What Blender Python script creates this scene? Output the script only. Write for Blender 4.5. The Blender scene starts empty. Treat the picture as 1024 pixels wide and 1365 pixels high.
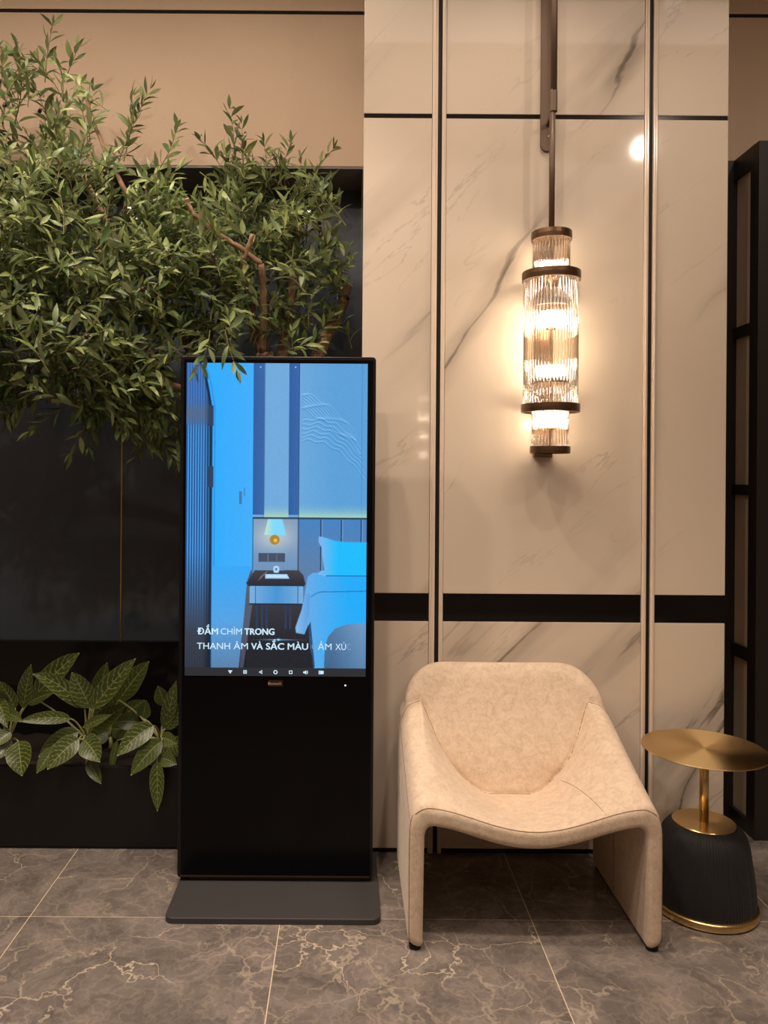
import bpy, bmesh, math, random
import numpy as np
from mathutils import Vector, Matrix, Euler
PI = math.pi
SC = bpy.context.scene
COL = SC.collection
random.seed(7)

# ------------------------------------------------------------------ camera
F, U0, V0, H, TH = 1050.0, 462.0, 631.0, 1.42, 0.0072      # focal px, principal point, eye height, roll
cd = bpy.data.cameras.new('camera'); cam = bpy.data.objects.new('camera', cd); COL.objects.link(cam)
cam.matrix_world = Matrix.Translation((0, 0, H)) @ Matrix.Rotation(PI/2, 4, 'X') @ Matrix.Rotation(TH, 4, 'Z')
cd.sensor_fit = 'VERTICAL'; cd.sensor_height = 36; cd.lens = 36*F/1365
cd.shift_x = (512-U0)/1365; cd.shift_y = (V0-682.5)/1365
cd.clip_start = 0.05
SC.camera = cam
# ------------------------------------------------------------------ world, lights, exposure
SC.view_settings.view_transform = 'Standard'; SC.view_settings.look = 'None'
SC.view_settings.exposure = 0.0; SC.view_settings.gamma = 1.0; SC.view_settings.use_curve_mapping = False
EMIT = 1.0                                                  # screen brightness for this exposure
w = bpy.data.worlds.new('world'); SC.world = w; w.use_nodes = True
w.node_tree.nodes['Background'].inputs[0].default_value = (1.0, 0.78, 0.58, 1)
w.node_tree.nodes['Background'].inputs[1].default_value = 0.0
CEIL = 3.6
WARM = (1.0, 0.82, 0.68)
def area(name, loc, sx, sy, power, color=WARM, rot=(0, 0, 0)):
    l = bpy.data.lights.new(name, 'AREA'); l.shape = 'RECTANGLE'; l.size = sx; l.size_y = sy
    l.energy = power; l.color = color
    o = bpy.data.objects.new(name, l); o.location = loc; o.rotation_euler = rot; COL.objects.link(o); return o
def spot(name, loc, aim, power, angle=80, blend=0.6, radius=0.04, color=WARM):
    l = bpy.data.lights.new(name, 'SPOT'); l.energy = power; l.spot_size = math.radians(angle)
    l.spot_blend = blend; l.shadow_soft_size = radius; l.color = color
    o = bpy.data.objects.new(name, l); o.location = loc
    o.rotation_euler = (Vector(aim)-Vector(loc)).to_track_quat('-Z', 'Y').to_euler(); COL.objects.link(o); return o
area('wall_fill_light', (0.3, 2.15, CEIL-0.03), 4.2, 0.35, 8)  # added soft fill for ambient and upper wall, not a real cove
area('wall_fill_light', (-1.45, 2.35, CEIL-0.03), 2.9, 0.3, 25)  # second added fill, brightens the stucco on the left; no fitting behind it
area('front_fill_light', (0.2, -0.7, CEIL-0.02), 4.0, 2.3, 26)  # added broad fill that lights totem, chair and floor from the front
WASH = [(1.9, 0.8), (-0.35, 0.8), (-1.7, 0.8)]
spot('wash_downlight', (1.9, 0.8, CEIL-0.06), (0.9, 2.9, 1.3), 42, 100, 0.9, 0.05)
spot('wash_downlight', (-0.35, 0.8, CEIL-0.06), (0.1, 2.9, 1.3), 38, 100, 0.9, 0.03)
spot('wash_downlight', (-1.7, 0.8, CEIL-0.06), (-1.0, 2.9, 1.3), 50, 100, 0.9, 0.03)
DOWN = [(-1.25, 1.95), (-0.35, 1.95), (0.66, 2.45), (1.45, 2.42)]
spot('downlight', (-1.25, 1.95, CEIL-0.06), (-0.95, 2.75, 1.5), 105, 80, 0.8)
spot('downlight', (-0.35, 1.95, CEIL-0.06), (-0.3, 2.7, 1.3), 55, 80, 0.8)
spot('downlight', (0.66, 2.45, CEIL-0.06), (0.64, 2.5, 0.0), 17, 120, 0.9)
spot('downlight', (1.45, 2.38, CEIL-0.06), (1.35, 2.5, 0.0), 11, 120, 0.9)
for _x in (-1.1, -0.25, 0.6, 1.35):
    spot('floor_downlight', (_x, 1.45, CEIL-0.06), (_x, 2.0, 0.0), 72, 62, 0.7, 0.05)

# ------------------------------------------------------------------ helpers
def P(u, v, Y):
    du, dv = u-U0, v-V0
    x = du*math.cos(TH)+dv*math.sin(TH); y = -du*math.sin(TH)+dv*math.cos(TH)
    return Vector((x/F*Y, Y, H-y/F*Y))
def lin(r, g, b):
    def c(x):
        x /= 255.0
        return x/12.92 if x <= 0.04045 else ((x+0.055)/1.055)**2.4
    return (c(r), c(g), c(b), 1)
def empty(name, loc=(0, 0, 0), rotz=0):
    o = bpy.data.objects.new(name, None); o.empty_display_size = 0.1
    o.location = loc; o.rotation_euler = (0, 0, rotz); COL.objects.link(o); return o
def tag(o, label, cat, group=None):
    o['label'] = label; o['category'] = cat
    if group: o['group'] = group
    return o
def struct(o): o['kind'] = 'structure'; return o
def link_mesh(name, me, m=None, parent=None, smooth=None):
    if m is not None and not me.materials:
        for x in (m if isinstance(m, (list, tuple)) else [m]): me.materials.append(x)
    if smooth is not None:
        me.polygons.foreach_set('use_smooth', [smooth]*len(me.polygons))
    o = bpy.data.objects.new(name, me); COL.objects.link(o)
    if parent is not None: o.parent = parent
    return o
def obj(name, bm, m=None, parent=None, smooth=False):
    bmesh.ops.recalc_face_normals(bm, faces=bm.faces)
    me = bpy.data.meshes.new(name); bm.to_mesh(me); bm.free()
    return link_mesh(name, me, m, parent, smooth)
def box(bm, x0, x1, y0, y1, z0, z1, bev=0.0, seg=2):
    r = bmesh.ops.create_cube(bm, size=1)
    vs = r['verts']
    bmesh.ops.scale(bm, vec=(x1-x0, y1-y0, z1-z0), verts=vs)
    bmesh.ops.translate(bm, vec=((x0+x1)/2, (y0+y1)/2, (z0+z1)/2), verts=vs)
    if bev > 0:
        es = list({e for v in vs for e in v.link_edges})
        bmesh.ops.bevel(bm, geom=es, offset=bev, segments=seg, profile=0.5, affect='EDGES')
    return bm
def boxo(name, x0, x1, y0, y1, z0, z1, m, parent=None, bev=0.0):
    return obj(name, box(bmesh.new(), x0, x1, y0, y1, z0, z1, bev), m, parent)
def lathe(bm, prof, n=48, cx=0, cy=0, a0=0, a1=2*PI, close=True):
    rings = []
    full = abs(a1-a0-2*PI) < 1e-6
    k = n if full else n+1
    for r, z in prof:
        if r < 1e-6: rings.append([bm.verts.new((cx, cy, z))])
        else: rings.append([bm.verts.new((cx+r*math.cos(a0+(a1-a0)*i/n), cy+r*math.sin(a0+(a1-a0)*i/n), z)) for i in range(k)])
    for A, B in zip(rings[:-1], rings[1:]):
        for i in range(n):
            j = (i+1) % k
            if len(A) == 1 and len(B) == 1: continue
            if len(A) == 1: bm.faces.new((A[0], B[i], B[j]))
            elif len(B) == 1: bm.faces.new((A[i], B[0], A[j]))
            else: bm.faces.new((A[i], B[i], B[j], A[j]))
    return bm
def tube(bm, pts, rad, n=8, cap=True):
    pts = [Vector(p) for p in pts]
    if not isinstance(rad, (list, tuple)): rad = [rad]*len(pts)
    prev = None; ref = None
    rings = []
    for i, p in enumerate(pts):
        t = (pts[min(i+1, len(pts)-1)]-pts[max(i-1, 0)]).normalized()
        if ref is None: ref = t.orthogonal().normalized()
        ref = (ref - t*ref.dot(t)).normalized()
        b = t.cross(ref)
        rings.append([bm.verts.new(p+(ref*math.cos(2*PI*k/n)+b*math.sin(2*PI*k/n))*rad[i]) for k in range(n)])
    for A, B in zip(rings[:-1], rings[1:]):
        for k in range(n): bm.faces.new((A[k], A[(k+1) % n], B[(k+1) % n], B[k]))
    if cap: bm.faces.new(rings[0][::-1]); bm.faces.new(rings[-1])
    return bm

# ------------------------------------------------------------------ materials
class NT:
    def __init__(s, name):
        s.m = bpy.data.materials.new(name); s.m.use_nodes = True; s.t = s.m.node_tree
        s.b = s.t.nodes['Principled BSDF']; s.out = s.t.nodes['Material Output']
    def n(s, typ, **kw):
        x = s.t.nodes.new(typ)
        for k, v in kw.items():
            if k.startswith('i_'): x.inputs[k[2:].replace('_', ' ')].default_value = v
            else: setattr(x, k, v)
        return x
    def l(s, a, b): s.t.links.new(a, b)
    def math(s, op, a, b=None, c=None, clamp=False):
        x = s.t.nodes.new('ShaderNodeMath'); x.operation = op; x.use_clamp = clamp
        for i, v in enumerate((a, b, c)):
            if v is None: continue
            if hasattr(v, 'is_output'): s.l(v, x.inputs[i])
            else: x.inputs[i].default_value = v
        return x.outputs[0]
    def ramp(s, fac, stops):
        x = s.t.nodes.new('ShaderNodeValToRGB'); e = x.color_ramp.elements
        while len(e) < len(stops): e.new(0.5)
        for el, (p, c) in zip(e, stops): el.position = p; el.color = c
        s.l(fac, x.inputs[0]); return x.outputs[0]
    def mix(s, fac, a, b, blend='MIX'):
        x = s.t.nodes.new('ShaderNodeMix'); x.data_type = 'RGBA'; x.blend_type = blend
        for i, v in ((0, fac), (6, a), (7, b)):
            if hasattr(v, 'is_output'): s.l(v, x.inputs[i])
            else: x.inputs[i].default_value = v
        return x.outputs[2]
    def coord(s, kind='Object', scale=(1, 1, 1), rot=(0, 0, 0), loc=None):
        t = s.n('ShaderNodeTexCoord'); q = s.n('ShaderNodeMapping'); m = s.n('ShaderNodeMapping')
        q.inputs['Rotation'].default_value = rot; m.inputs['Scale'].default_value = scale
        s.l(t.outputs[kind], q.inputs[0]); s.l(q.outputs[0], m.inputs[0])
        if loc is not None: s.l(loc, m.inputs[1]) if hasattr(loc, 'is_output') else setattr(m.inputs[1], 'default_value', loc)
        return m.outputs[0]
    def noise(s, vec, scale, detail=4, rough=0.5, dist=0.0):
        x = s.n('ShaderNodeTexNoise'); x.inputs['Scale'].default_value = scale; x.inputs['Detail'].default_value = detail
        x.inputs['Roughness'].default_value = rough; x.inputs['Distortion'].default_value = dist
        if vec is not None: s.l(vec, x.inputs['Vector'])
        return x.outputs
    def bump(s, h, strength=0.2, dist=0.01):
        x = s.n('ShaderNodeBump'); x.inputs['Strength'].default_value = strength; x.inputs['Distance'].default_value = dist
        s.l(h, x.inputs['Height']); s.l(x.outputs[0], s.b.inputs['Normal']); return x
    def set(s, **kw):
        for k, v in kw.items(): s.b.inputs[k.replace('_', ' ')].default_value = v
        return s
def flat(name, col, rough=0.5, metal=0.0, **kw):
    t = NT(name); t.set(Base_Color=col, Roughness=rough, Metallic=metal, **kw)
    return t.m
M = {}
def rough_noise(t, scale, lo, hi, vec=None):
    nz = t.noise(vec, scale, 3)
    t.l(t.math('MULTIPLY_ADD', nz[0], hi-lo, lo), t.b.inputs['Roughness'])

# polished cream marble with diagonal grey veins
t = NT('cream_marble')
def ridge(t, vec, scale, width, detail=5, dist=0.6, rough=0.55):
    n_ = t.noise(vec, scale, detail, rough, dist)[0]
    a = t.math('ABSOLUTE', t.math('SUBTRACT', n_, 0.5))
    x = t.n('ShaderNodeMapRange'); x.interpolation_type = 'SMOOTHSTEP'
    x.inputs['From Min'].default_value = 0.0; x.inputs['From Max'].default_value = width
    x.inputs['To Min'].default_value = 1.0; x.inputs['To Max'].default_value = 0.0
    t.l(a, x.inputs['Value']); return x.outputs[0]
oi = t.n('ShaderNodeObjectInfo')
cmb = t.n('ShaderNodeCombineXYZ'); t.l(t.math('MULTIPLY', oi.outputs['Random'], 31.0), cmb.inputs[1])
v = t.coord('Object', scale=(0.30, 1, 1.5), rot=(0, math.radians(47), 0), loc=cmb.outputs[0])
r1 = ridge(t, v, 1.1, 0.016, 6, 0.35, 0.5)
r1b = ridge(t, v, 1.1, 0.075, 5, 0.35, 0.5)
v2 = t.coord('Object', scale=(0.5, 1, 2.4), rot=(0, math.radians(40), 0), loc=cmb.outputs[0])
r2 = ridge(t, v2, 2.0, 0.012, 6, 0.5, 0.6)
gate = t.math('MULTIPLY_ADD', t.noise(v, 1.7, 2)[0], 6.0, -2.9, clamp=True)
gate2 = t.math('MULTIPLY_ADD', t.noise(v2, 2.3, 2)[0], 6.0, -3.1, clamp=True)
vein = t.math('ADD', t.math('MULTIPLY', r1, gate), t.math('MULTIPLY', r2, t.math('MULTIPLY', gate2, 0.4)), clamp=True)
soft = t.math('MULTIPLY', t.math('MULTIPLY', r1b, gate), t.math('MULTIPLY', t.noise(v, 9, 5)[0], 0.85))
fac = t.math('MAXIMUM', t.math('MULTIPLY', vein, 0.9), soft)
base = t.mix(t.noise(v, 0.8, 3)[0], lin(222, 208, 190), lin(214, 198, 178))
t.l(t.mix(fac, base, lin(106, 95, 86)), t.b.inputs['Base Color'])
t.set(Roughness=0.06, IOR=1.45)
M['marble'] = t.m

t = NT('beige_stucco'); v = t.coord()
t.l(t.mix(t.noise(v, 3, 4)[0], lin(214, 190, 164), lin(202, 177, 152)), t.b.inputs['Base Color'])
t.bump(t.noise(v, 140, 4, 0.6)[0], 0.35, 0.004); t.set(Roughness=0.8); M['stucco'] = t.m

t = NT('black_glass'); t.set(Base_Color=lin(14, 14, 16), Roughness=0.05, IOR=1.5)
M['black_glass'] = t.m
t = NT('niche_glass'); v = t.coord(); t.l(t.mix(t.noise(v, 2)[0], lin(84, 94, 106), lin(72, 80, 90)), t.b.inputs['Base Color']); t.set(Roughness=0.09, IOR=1.5)
M['niche_glass'] = t.m
M['black_inlay'] = flat('black_inlay', lin(30, 27, 26), 0.13)
M['black_gap'] = flat('black_gap', lin(8, 7, 7), 0.6)
M['pale_trim'] = flat('pale_trim', lin(232, 214, 194), 0.18, 0.0)
M['kiosk_metal'] = flat('kiosk_metal', lin(66, 64, 64), 0.5, 0.2)
M['kiosk_frame'] = flat('kiosk_frame', lin(20, 20, 22), 0.3, 0.2)
M['kiosk_panel'] = flat('kiosk_panel', lin(5, 5, 7), 0.2, 0.0, Specular_IOR_Level=0.2)
M['planter'] = flat('planter_black', lin(12, 12, 13), 0.45)
M['soil'] = flat('soil', lin(40, 30, 22), 0.95)
M['partition'] = flat('partition_black', lin(38, 32, 30), 0.4)
M['rubber'] = flat('rubber', lin(14, 13, 13), 0.7)
M['ceiling'] = flat('ceiling_paint', lin(210, 195, 178), 0.85)
M['room_wall'] = flat('room_wall', lin(170, 150, 132), 0.8)
M['bronze'] = NT('bronze').m
t = NT('aged_bronze'); v = t.coord('Object', scale=(1, 1, 12))
t.l(t.mix(t.noise(v, 30)[0], lin(128, 100, 72), lin(92, 72, 54)), t.b.inputs['Base Color'])
t.set(Metallic=0.85, Roughness=0.36); M['bronze'] = t.m
t = NT('pole_bronze'); t.set(Base_Color=lin(112, 92, 76), Metallic=0.35, Roughness=0.45); M['pole'] = t.m

t = NT('frosted_pane'); v = t.coord()
t.l(t.mix(t.noise(v, 2)[0], lin(232, 214, 190), lin(216, 196, 172)), t.b.inputs['Base Color']); t.set(Roughness=0.32); M['frosted'] = t.m

# floor marble
t = NT('dark_floor_marble')
oi = t.n('ShaderNodeObjectInfo'); cmb = t.n('ShaderNodeCombineXYZ')
t.l(t.math('MULTIPLY', oi.outputs['Random'], 40.0), cmb.inputs[0]); t.l(t.math('MULTIPLY', oi.outputs['Random'], 23.0), cmb.inputs[1])
v = t.coord('Object', loc=cmb.outputs[0])
nz = t.noise(v, 3.2, 5, 0.6)
vm = t.n('ShaderNodeVectorMath', operation='SCALE'); vm.inputs['Scale'].default_value = 0.34
t.l(nz['Color'], vm.inputs[0])
va = t.n('ShaderNodeVectorMath', operation='ADD'); t.l(v, va.inputs[0]); t.l(vm.outputs[0], va.inputs[1])
def vor(scale, width):
    x = t.n('ShaderNodeTexVoronoi', feature='DISTANCE_TO_EDGE'); x.inputs['Scale'].default_value = scale
    t.l(va.outputs[0], x.inputs['Vector'])
    y = t.n('ShaderNodeMapRange'); y.interpolation_type = 'SMOOTHSTEP'
    y.inputs['From Max'].default_value = width; y.inputs['To Min'].default_value = 1; y.inputs['To Max'].default_value = 0
    t.l(x.outputs['Distance'], y.inputs['Value']); return y.outputs[0]
g1 = t.math('MULTIPLY_ADD', t.noise(v, 2.6, 3)[0], 7, -3.3, clamp=True)
g2 = t.math('MULTIPLY_ADD', t.noise(va.outputs[0], 4.1, 3)[0], 6, -2.9, clamp=True)
v1 = t.math('MULTIPLY', vor(4.2, 0.017), t.math('MULTIPLY', g1, 0.85))
v2 = t.math('MULTIPLY', vor(8.0, 0.05), t.math('MULTIPLY', g2, 0.42))
v3 = t.math('MULTIPLY', vor(19.0, 0.10), t.math('MULTIPLY', t.noise(va.outputs[0], 7, 3)[0], 0.22))
vv = t.math('MAXIMUM', t.math('MAXIMUM', v1, v2), v3)
cloud = t.math('MULTIPLY_ADD', t.noise(va.outputs[0], 7, 6, 0.68)[0], 3.0, -1.0, clamp=True)
c0 = t.mix(cloud, lin(96, 89, 84), lin(136, 126, 118))
t.l(t.mix(t.math('MULTIPLY', vv, 0.9), c0, lin(208, 192, 168)), t.b.inputs['Base Color'])
t.set(Roughness=0.2, IOR=1.45); M['floor'] = t.m
M['grout'] = flat('grout', lin(212, 194, 164), 0.8)

# suede
t = NT('beige_suede'); v = t.coord()
n1 = t.noise(v, 38, 6, 0.7, 0.8)[0]; n2 = t.noise(t.coord('Object', scale=(1, 1, 0.5)), 210, 4, 0.7)[0]
c = t.mix(t.math('MULTIPLY_ADD', n1, 3.2, -1.1, clamp=True), lin(192, 167, 140), lin(222, 200, 175))
c = t.mix(t.math('MULTIPLY_ADD', n2, 1.8, -0.6, clamp=True), c, lin(224, 204, 180))
t.l(c, t.b.inputs['Base Color']); t.set(Roughness=0.9, Sheen_Weight=0.35, Sheen_Roughness=0.45, Sheen_Tint=(1, 0.9, 0.8, 1), Specular_IOR_Level=0.2)
t.bump(t.math('ADD', n1, n2), 0.3, 0.004); M['suede'] = t.m
t = NT('suede_seam'); t.set(Base_Color=lin(138, 110, 86), Roughness=0.9); M['seam'] = t.m

# brass, brushed in circles
t = NT('brushed_brass'); t.set(Base_Color=lin(236, 206, 146), Metallic=1, Roughness=0.30, Anisotropic=0.9, Anisotropic_Rotation=0.25)
tg = t.n('ShaderNodeTangent', direction_type='RADIAL', axis='Z'); t.l(tg.outputs[0], t.b.inputs['Tangent'])
g = t.n('ShaderNodeTexCoord'); sp = t.n('ShaderNodeSeparateXYZ'); t.l(g.outputs['Object'], sp.inputs[0])
rad_ = t.math('SQRT', t.math('ADD', t.math('POWER', sp.outputs[0], 2), t.math('POWER', sp.outputs[1], 2)))
cx_ = t.n('ShaderNodeCombineXYZ'); t.l(t.math('MULTIPLY', rad_, 900), cx_.inputs[0])
nn = t.noise(cx_.outputs[0], 1.0, 2)[0]
t.l(t.math('MULTIPLY_ADD', nn, 0.16, 0.22), t.b.inputs['Roughness'])
M['brushed'] = t.m
M['brass'] = flat('polished_brass', lin(238, 208, 148), 0.27, 1.0)
# pleated black cloth
t = NT('pleated_black_cloth'); v = t.coord(); t.l(t.mix(t.noise(v, 60)[0], lin(22, 19, 19), lin(12, 11, 12)), t.b.inputs['Base Color'])
t.set(Roughness=0.75, Sheen_Weight=0.1); M['cloth'] = t.m
# crystal rods: a thin clear body with bright edge reflections
t = NT('crystal_rod'); nt = t.t; nt.nodes.remove(t.b)
tr = t.n('ShaderNodeBsdfTransparent'); tr.inputs[0].default_value = (0.96, 0.92, 0.87, 1)
gl = t.n('ShaderNodeBsdfGlossy'); gl.inputs['Roughness'].default_value = 0.08
gs = t.n('ShaderNodeBsdfGlass'); gs.inputs['Roughness'].default_value = 0.0; gs.inputs['IOR'].default_value = 1.5
lw = t.n('ShaderNodeLayerWeight'); lw.inputs['Blend'].default_value = 0.25
m1 = t.n('ShaderNodeMixShader'); m1.inputs[0].default_value = 0.6; l2 = t.n('ShaderNodeLayerWeight'); l2.inputs['Blend'].default_value = 0.45; t.l(l2.outputs['Facing'], m1.inputs[0]); t.l(tr.outputs[0], m1.inputs[1]); t.l(gs.outputs[0], m1.inputs[2])
m2 = t.n('ShaderNodeMixShader'); t.l(lw.outputs['Facing'], m2.inputs[0]); t.l(m1.outputs[0], m2.inputs[1]); t.l(gl.outputs[0], m2.inputs[2])
t.l(m2.outputs[0], t.out.inputs[0]); M['crystal'] = t.m
def emis(name, col, strength):
    t = NT(name); t.set(Base_Color=(0, 0, 0, 1), Roughness=0.3, Emission_Color=col, Emission_Strength=strength); return t.m
M['bulb'] = emis('glowing_bulb', (1, 0.82, 0.62, 1), 46)
M['lens'] = emis('downlight_lens', (1, 0.80, 0.6, 1), 12)
# leaves
def leafmat(name, a, b, tr=0.25):
    t = NT(name)
    g = t.n('ShaderNodeNewGeometry'); oi = t.n('ShaderNodeObjectInfo')
    f = t.math('FRACT', t.math('ADD', g.outputs['Random Per Island'], oi.outputs['Random']))
    c = t.mix(f, a, b)
    c = t.mix(t.math('MULTIPLY', g.outputs['Backfacing'], 0.55), c, lin(150, 158, 120))
    t.l(c, t.b.inputs['Base Color']); t.set(Roughness=0.42)
    tl = t.n('ShaderNodeBsdfTranslucent'); t.l(c, tl.inputs[0])
    ms = t.n('ShaderNodeMixShader'); ms.inputs[0].default_value = tr
    t.l(t.b.outputs[0], ms.inputs[1]); t.l(tl.outputs[0], ms.inputs[2]); t.l(ms.outputs[0], t.out.inputs[0])
    return t.m
M['olive_leaf'] = leafmat('olive_leaf', lin(62, 90, 44), lin(146, 158, 94))
t = NT('bark'); v = t.coord(); t.l(t.mix(t.noise(v, 30, 5)[0], lin(96, 74, 56), lin(186, 148, 116)), t.b.inputs['Base Color'])
t.bump(t.noise(v, 60, 4)[0], 0.6, 0.006); t.set(Roughness=0.85); M['bark'] = t.m
M['twig'] = flat('twig_green', lin(104, 92, 56), 0.7)
M['olive_fruit'] = flat('olive_fruit', lin(58, 30, 32), 0.3)
M['stalk'] = flat('stalk', lin(150, 150, 98), 0.5)
# veined leaf: uv.x across (-1..1), uv.y along
def veined(name, k, amt):
    t = NT(name); uv = t.n('ShaderNodeUVMap'); sp = t.n('ShaderNodeSeparateXYZ'); t.l(uv.outputs[0], sp.inputs[0])
    au = t.math('ABSOLUTE', sp.outputs[0]); vv = sp.outputs[1]
    nz = t.noise(uv.outputs[0], 5, 2)[0]
    ph = t.math('ADD', t.math('MULTIPLY', t.math('SUBTRACT', vv, t.math('MULTIPLY', t.math('POWER', au, 1.5), 0.22)), k), t.math('MULTIPLY', nz, 1.1))
    d = t.math('ABSOLUTE', t.math('SUBTRACT', t.math('FRACT', ph), 0.5))
    ln = t.n('ShaderNodeMapRange'); ln.inputs['From Max'].default_value = 0.15; ln.inputs['To Min'].default_value = 1; ln.inputs['To Max'].default_value = 0
    ln.interpolation_type = 'SMOOTHSTEP'; t.l(d, ln.inputs['Value'])
    mid = t.math('SUBTRACT', 1.0, t.math('MULTIPLY', au, 20), clamp=True)
    edge = t.math('MULTIPLY_ADD', au, 12, -11.2, clamp=True)
    tip = t.math('MULTIPLY_ADD', vv, 30, -28.8, clamp=True)
    f = t.math('MAXIMUM', t.math('MULTIPLY', ln.outputs[0], amt), t.math('MAXIMUM', t.math('MULTIPLY', mid, 0.6), t.math('MAXIMUM', t.math('MULTIPLY', edge, 0.35), tip)))
    c = t.mix(t.noise(uv.outputs[0], 3)[0], lin(40, 58, 18), lin(78, 92, 30))
    t.l(t.mix(f, c, lin(196, 200, 140)), t.b.inputs['Base Color']); t.set(Roughness=0.38)
    return t.m
M['veined'] = veined('veined_leaf', 8.0, 0.42)
M['veined_back'] = veined('veined_leaf_dull', 8.0, 0.2)

# ------------------------------------------------------------------ setting
YM, YS, YN = 2.95, 3.30, 3.55            # marble face, stucco face, niche glass
floor = struct(boxo('floor', -3.2, 3.2, -2.15, 3.7, -0.06, -0.0006, M['grout']))
bt = box(bmesh.new(), 0.0015, 0.7985, 0.0015, 0.7985, -0.003, 0.0)
me_t = bpy.data.meshes.new('tile'); bt.to_mesh(me_t); bt.free(); me_t.materials.append(M['floor'])
for i in range(-4, 4):
    for j in range(-6, 4):
        o = link_mesh('tile', me_t, None, floor); o.location = (-0.2+0.8*i, 2.512-0.8*j-0.8+1.6-1.6, 0)
        if o.location.y > 3.69 or o.location.y < -2.8: bpy.data.objects.remove(o)
struct(boxo('ceiling', -3.2, 3.2, -2.15, 3.7, CEIL, CEIL+0.1, M['ceiling']))
struct(boxo('wall_left', -3.3, -3.2, -2.15, 3.7, 0, CEIL, M['room_wall']))
struct(boxo('wall_right', 3.2, 3.3, -2.15, 3.7, 0, CEIL, M['room_wall']))
struct(boxo('wall_rear', -3.2, 3.2, -2.147, -2.047, 0, CEIL, M['room_wall']))
ZN = P(300, 220.5, YS).z
wb = struct(empty('wall_back', (0, YS, 0)))
def rel(o, par):                                             # keep world place under a moved parent
    o.parent = par; o.matrix_parent_inverse = Matrix.Translation(-par.location); return o
def wallpiece(name, x0, x1, y0, y1, z0, z1, m, par, bev=0.0):
    return rel(boxo(name, x0, x1, y0, y1, z0, z1, m, None, bev), par)
zl = P(240, 15.6, YS).z
wallpiece('stucco_panel', -3.2, 0.2, YS, YS+0.4, ZN, zl-0.008, M['stucco'], wb)
wallpiece('stucco_panel', -3.2, 0.2, YS, YS+0.4, zl+0.008, CEIL, M['stucco'], wb)
wallpiece('stucco_panel', 1.3, 3.2, YS, YS+0.4, 0, zl-0.008, M['stucco'], wb)
wallpiece('stucco_panel', 1.3, 3.2, YS, YS+0.4, zl+0.008, CEIL, M['stucco'], wb)
wallpiece('inlay_strip', -3.2, 0.2, YS+0.004, YS+0.05, zl-0.008, zl+0.008, M['black_inlay'], wb)
wallpiece('inlay_strip', 1.3, 3.2, YS+0.004, YS+0.05, zl-0.008, zl+0.008, M['black_inlay'], wb)
wallpiece('soffit_panel', -3.2, 0.2, YS+0.002, YN+0.02, ZN-0.01, ZN, flat('soffit_paint', lin(120, 112, 106), 0.5), wb)
wn = struct(empty('wall_niche', (-1.5, YN, 0)))
xs = P(162, 700, YN).x
wallpiece('glass_panel', -3.2, xs-0.003, YN, YN+0.02, 0.2, ZN-0.01, M['niche_glass'], wn)
wallpiece('glass_panel', xs+0.003, 0.2, YN, YN+0.02, 0.2, ZN-0.01, M['niche_glass'], wn)
wallpiece('joint_strip', xs-0.003, xs+0.003, YN-0.004, YN+0.01, 0.2, ZN-0.01, M['brass'], wn)
wallpiece('backing_board', -3.2, 0.2, YN+0.02, YN+0.1, 0, ZN, M['black_gap'], wn)
wallpiece('lower_board', -3.2, 0.2, YN-0.03, YN-0.001, 0.1, P(100, 853, YN).z, M['black_inlay'], wn)

# marble column
wc = struct(empty('wall_center', (0.7, YM, 0)))
xL, xR = P(482, 600, YM).x, P(968, 600, YM).x
zT, zt = P(700, 152.5, YM).z, P(700, 158.5, YM).z            # slim black line
zB, zb = P(720, 792.0, YM).z, P(720, 829.5, YM).z            # wide black band
ZF = 0.018
cols = [(xL, P(573, 600, YM).x), (P(592, 600, YM).x, P(856, 600, YM).x), (P(874, 600, YM).x, xR)]
for (x0, x1) in cols:
    for (z0, z1) in ((ZF, zb), (zB, zt), (zT, CEIL-0.01)):
        wallpiece('marble_panel', x0, x1, YM, YM+0.02, z0, z1, M['marble'], wc, 0.0015)
    wallpiece('inlay_band', x0+0.001, x1-0.001, YM+0.004, YM+0.02, zb+0.001, zB-0.001, M['black_glass'], wc)
    wallpiece('inlay_strip', x0+0.001, x1-0.001, YM+0.003, YM+0.02, zt, zT, M['black_inlay'], wc)
for (a, b) in ((0, 1), (1, 2)):
    x0, x1 = cols[a][1], cols[b][0]; mid = (x0+x1)/2+(0.003 if a == 0 else 0.0005)
    for (p, q) in ((x0+0.001, mid-0.008), (mid+0.008, x1-0.001)):
        bm = bmesh.new(); box(bm, p, q, YM-0.004, YM+0.02, 0, CEIL-0.01, 0.002)
        box(bm, p+(q-p)*0.35, p+(q-p)*0.62, YM-0.008, YM, 0, CEIL-0.012, 0.0018)
        rel(obj('trim_profile', bm, M['pale_trim']), wc)
    wallpiece('shadow_gap', mid-0.008, mid+0.008, YM+0.008, YM+0.02, 0, CEIL-0.01, M['black_gap'], wc)
wallpiece('column_core', xL+0.001, xR-0.001, YM+0.02, YS+0.4, 0, CEIL-0.005, M['marble'], wc)
wallpiece('toe_kick', xL+0.004, xR-0.004, YM+0.006, YM+0.02, 0, ZF, M['black_gap'], wc)

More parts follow.
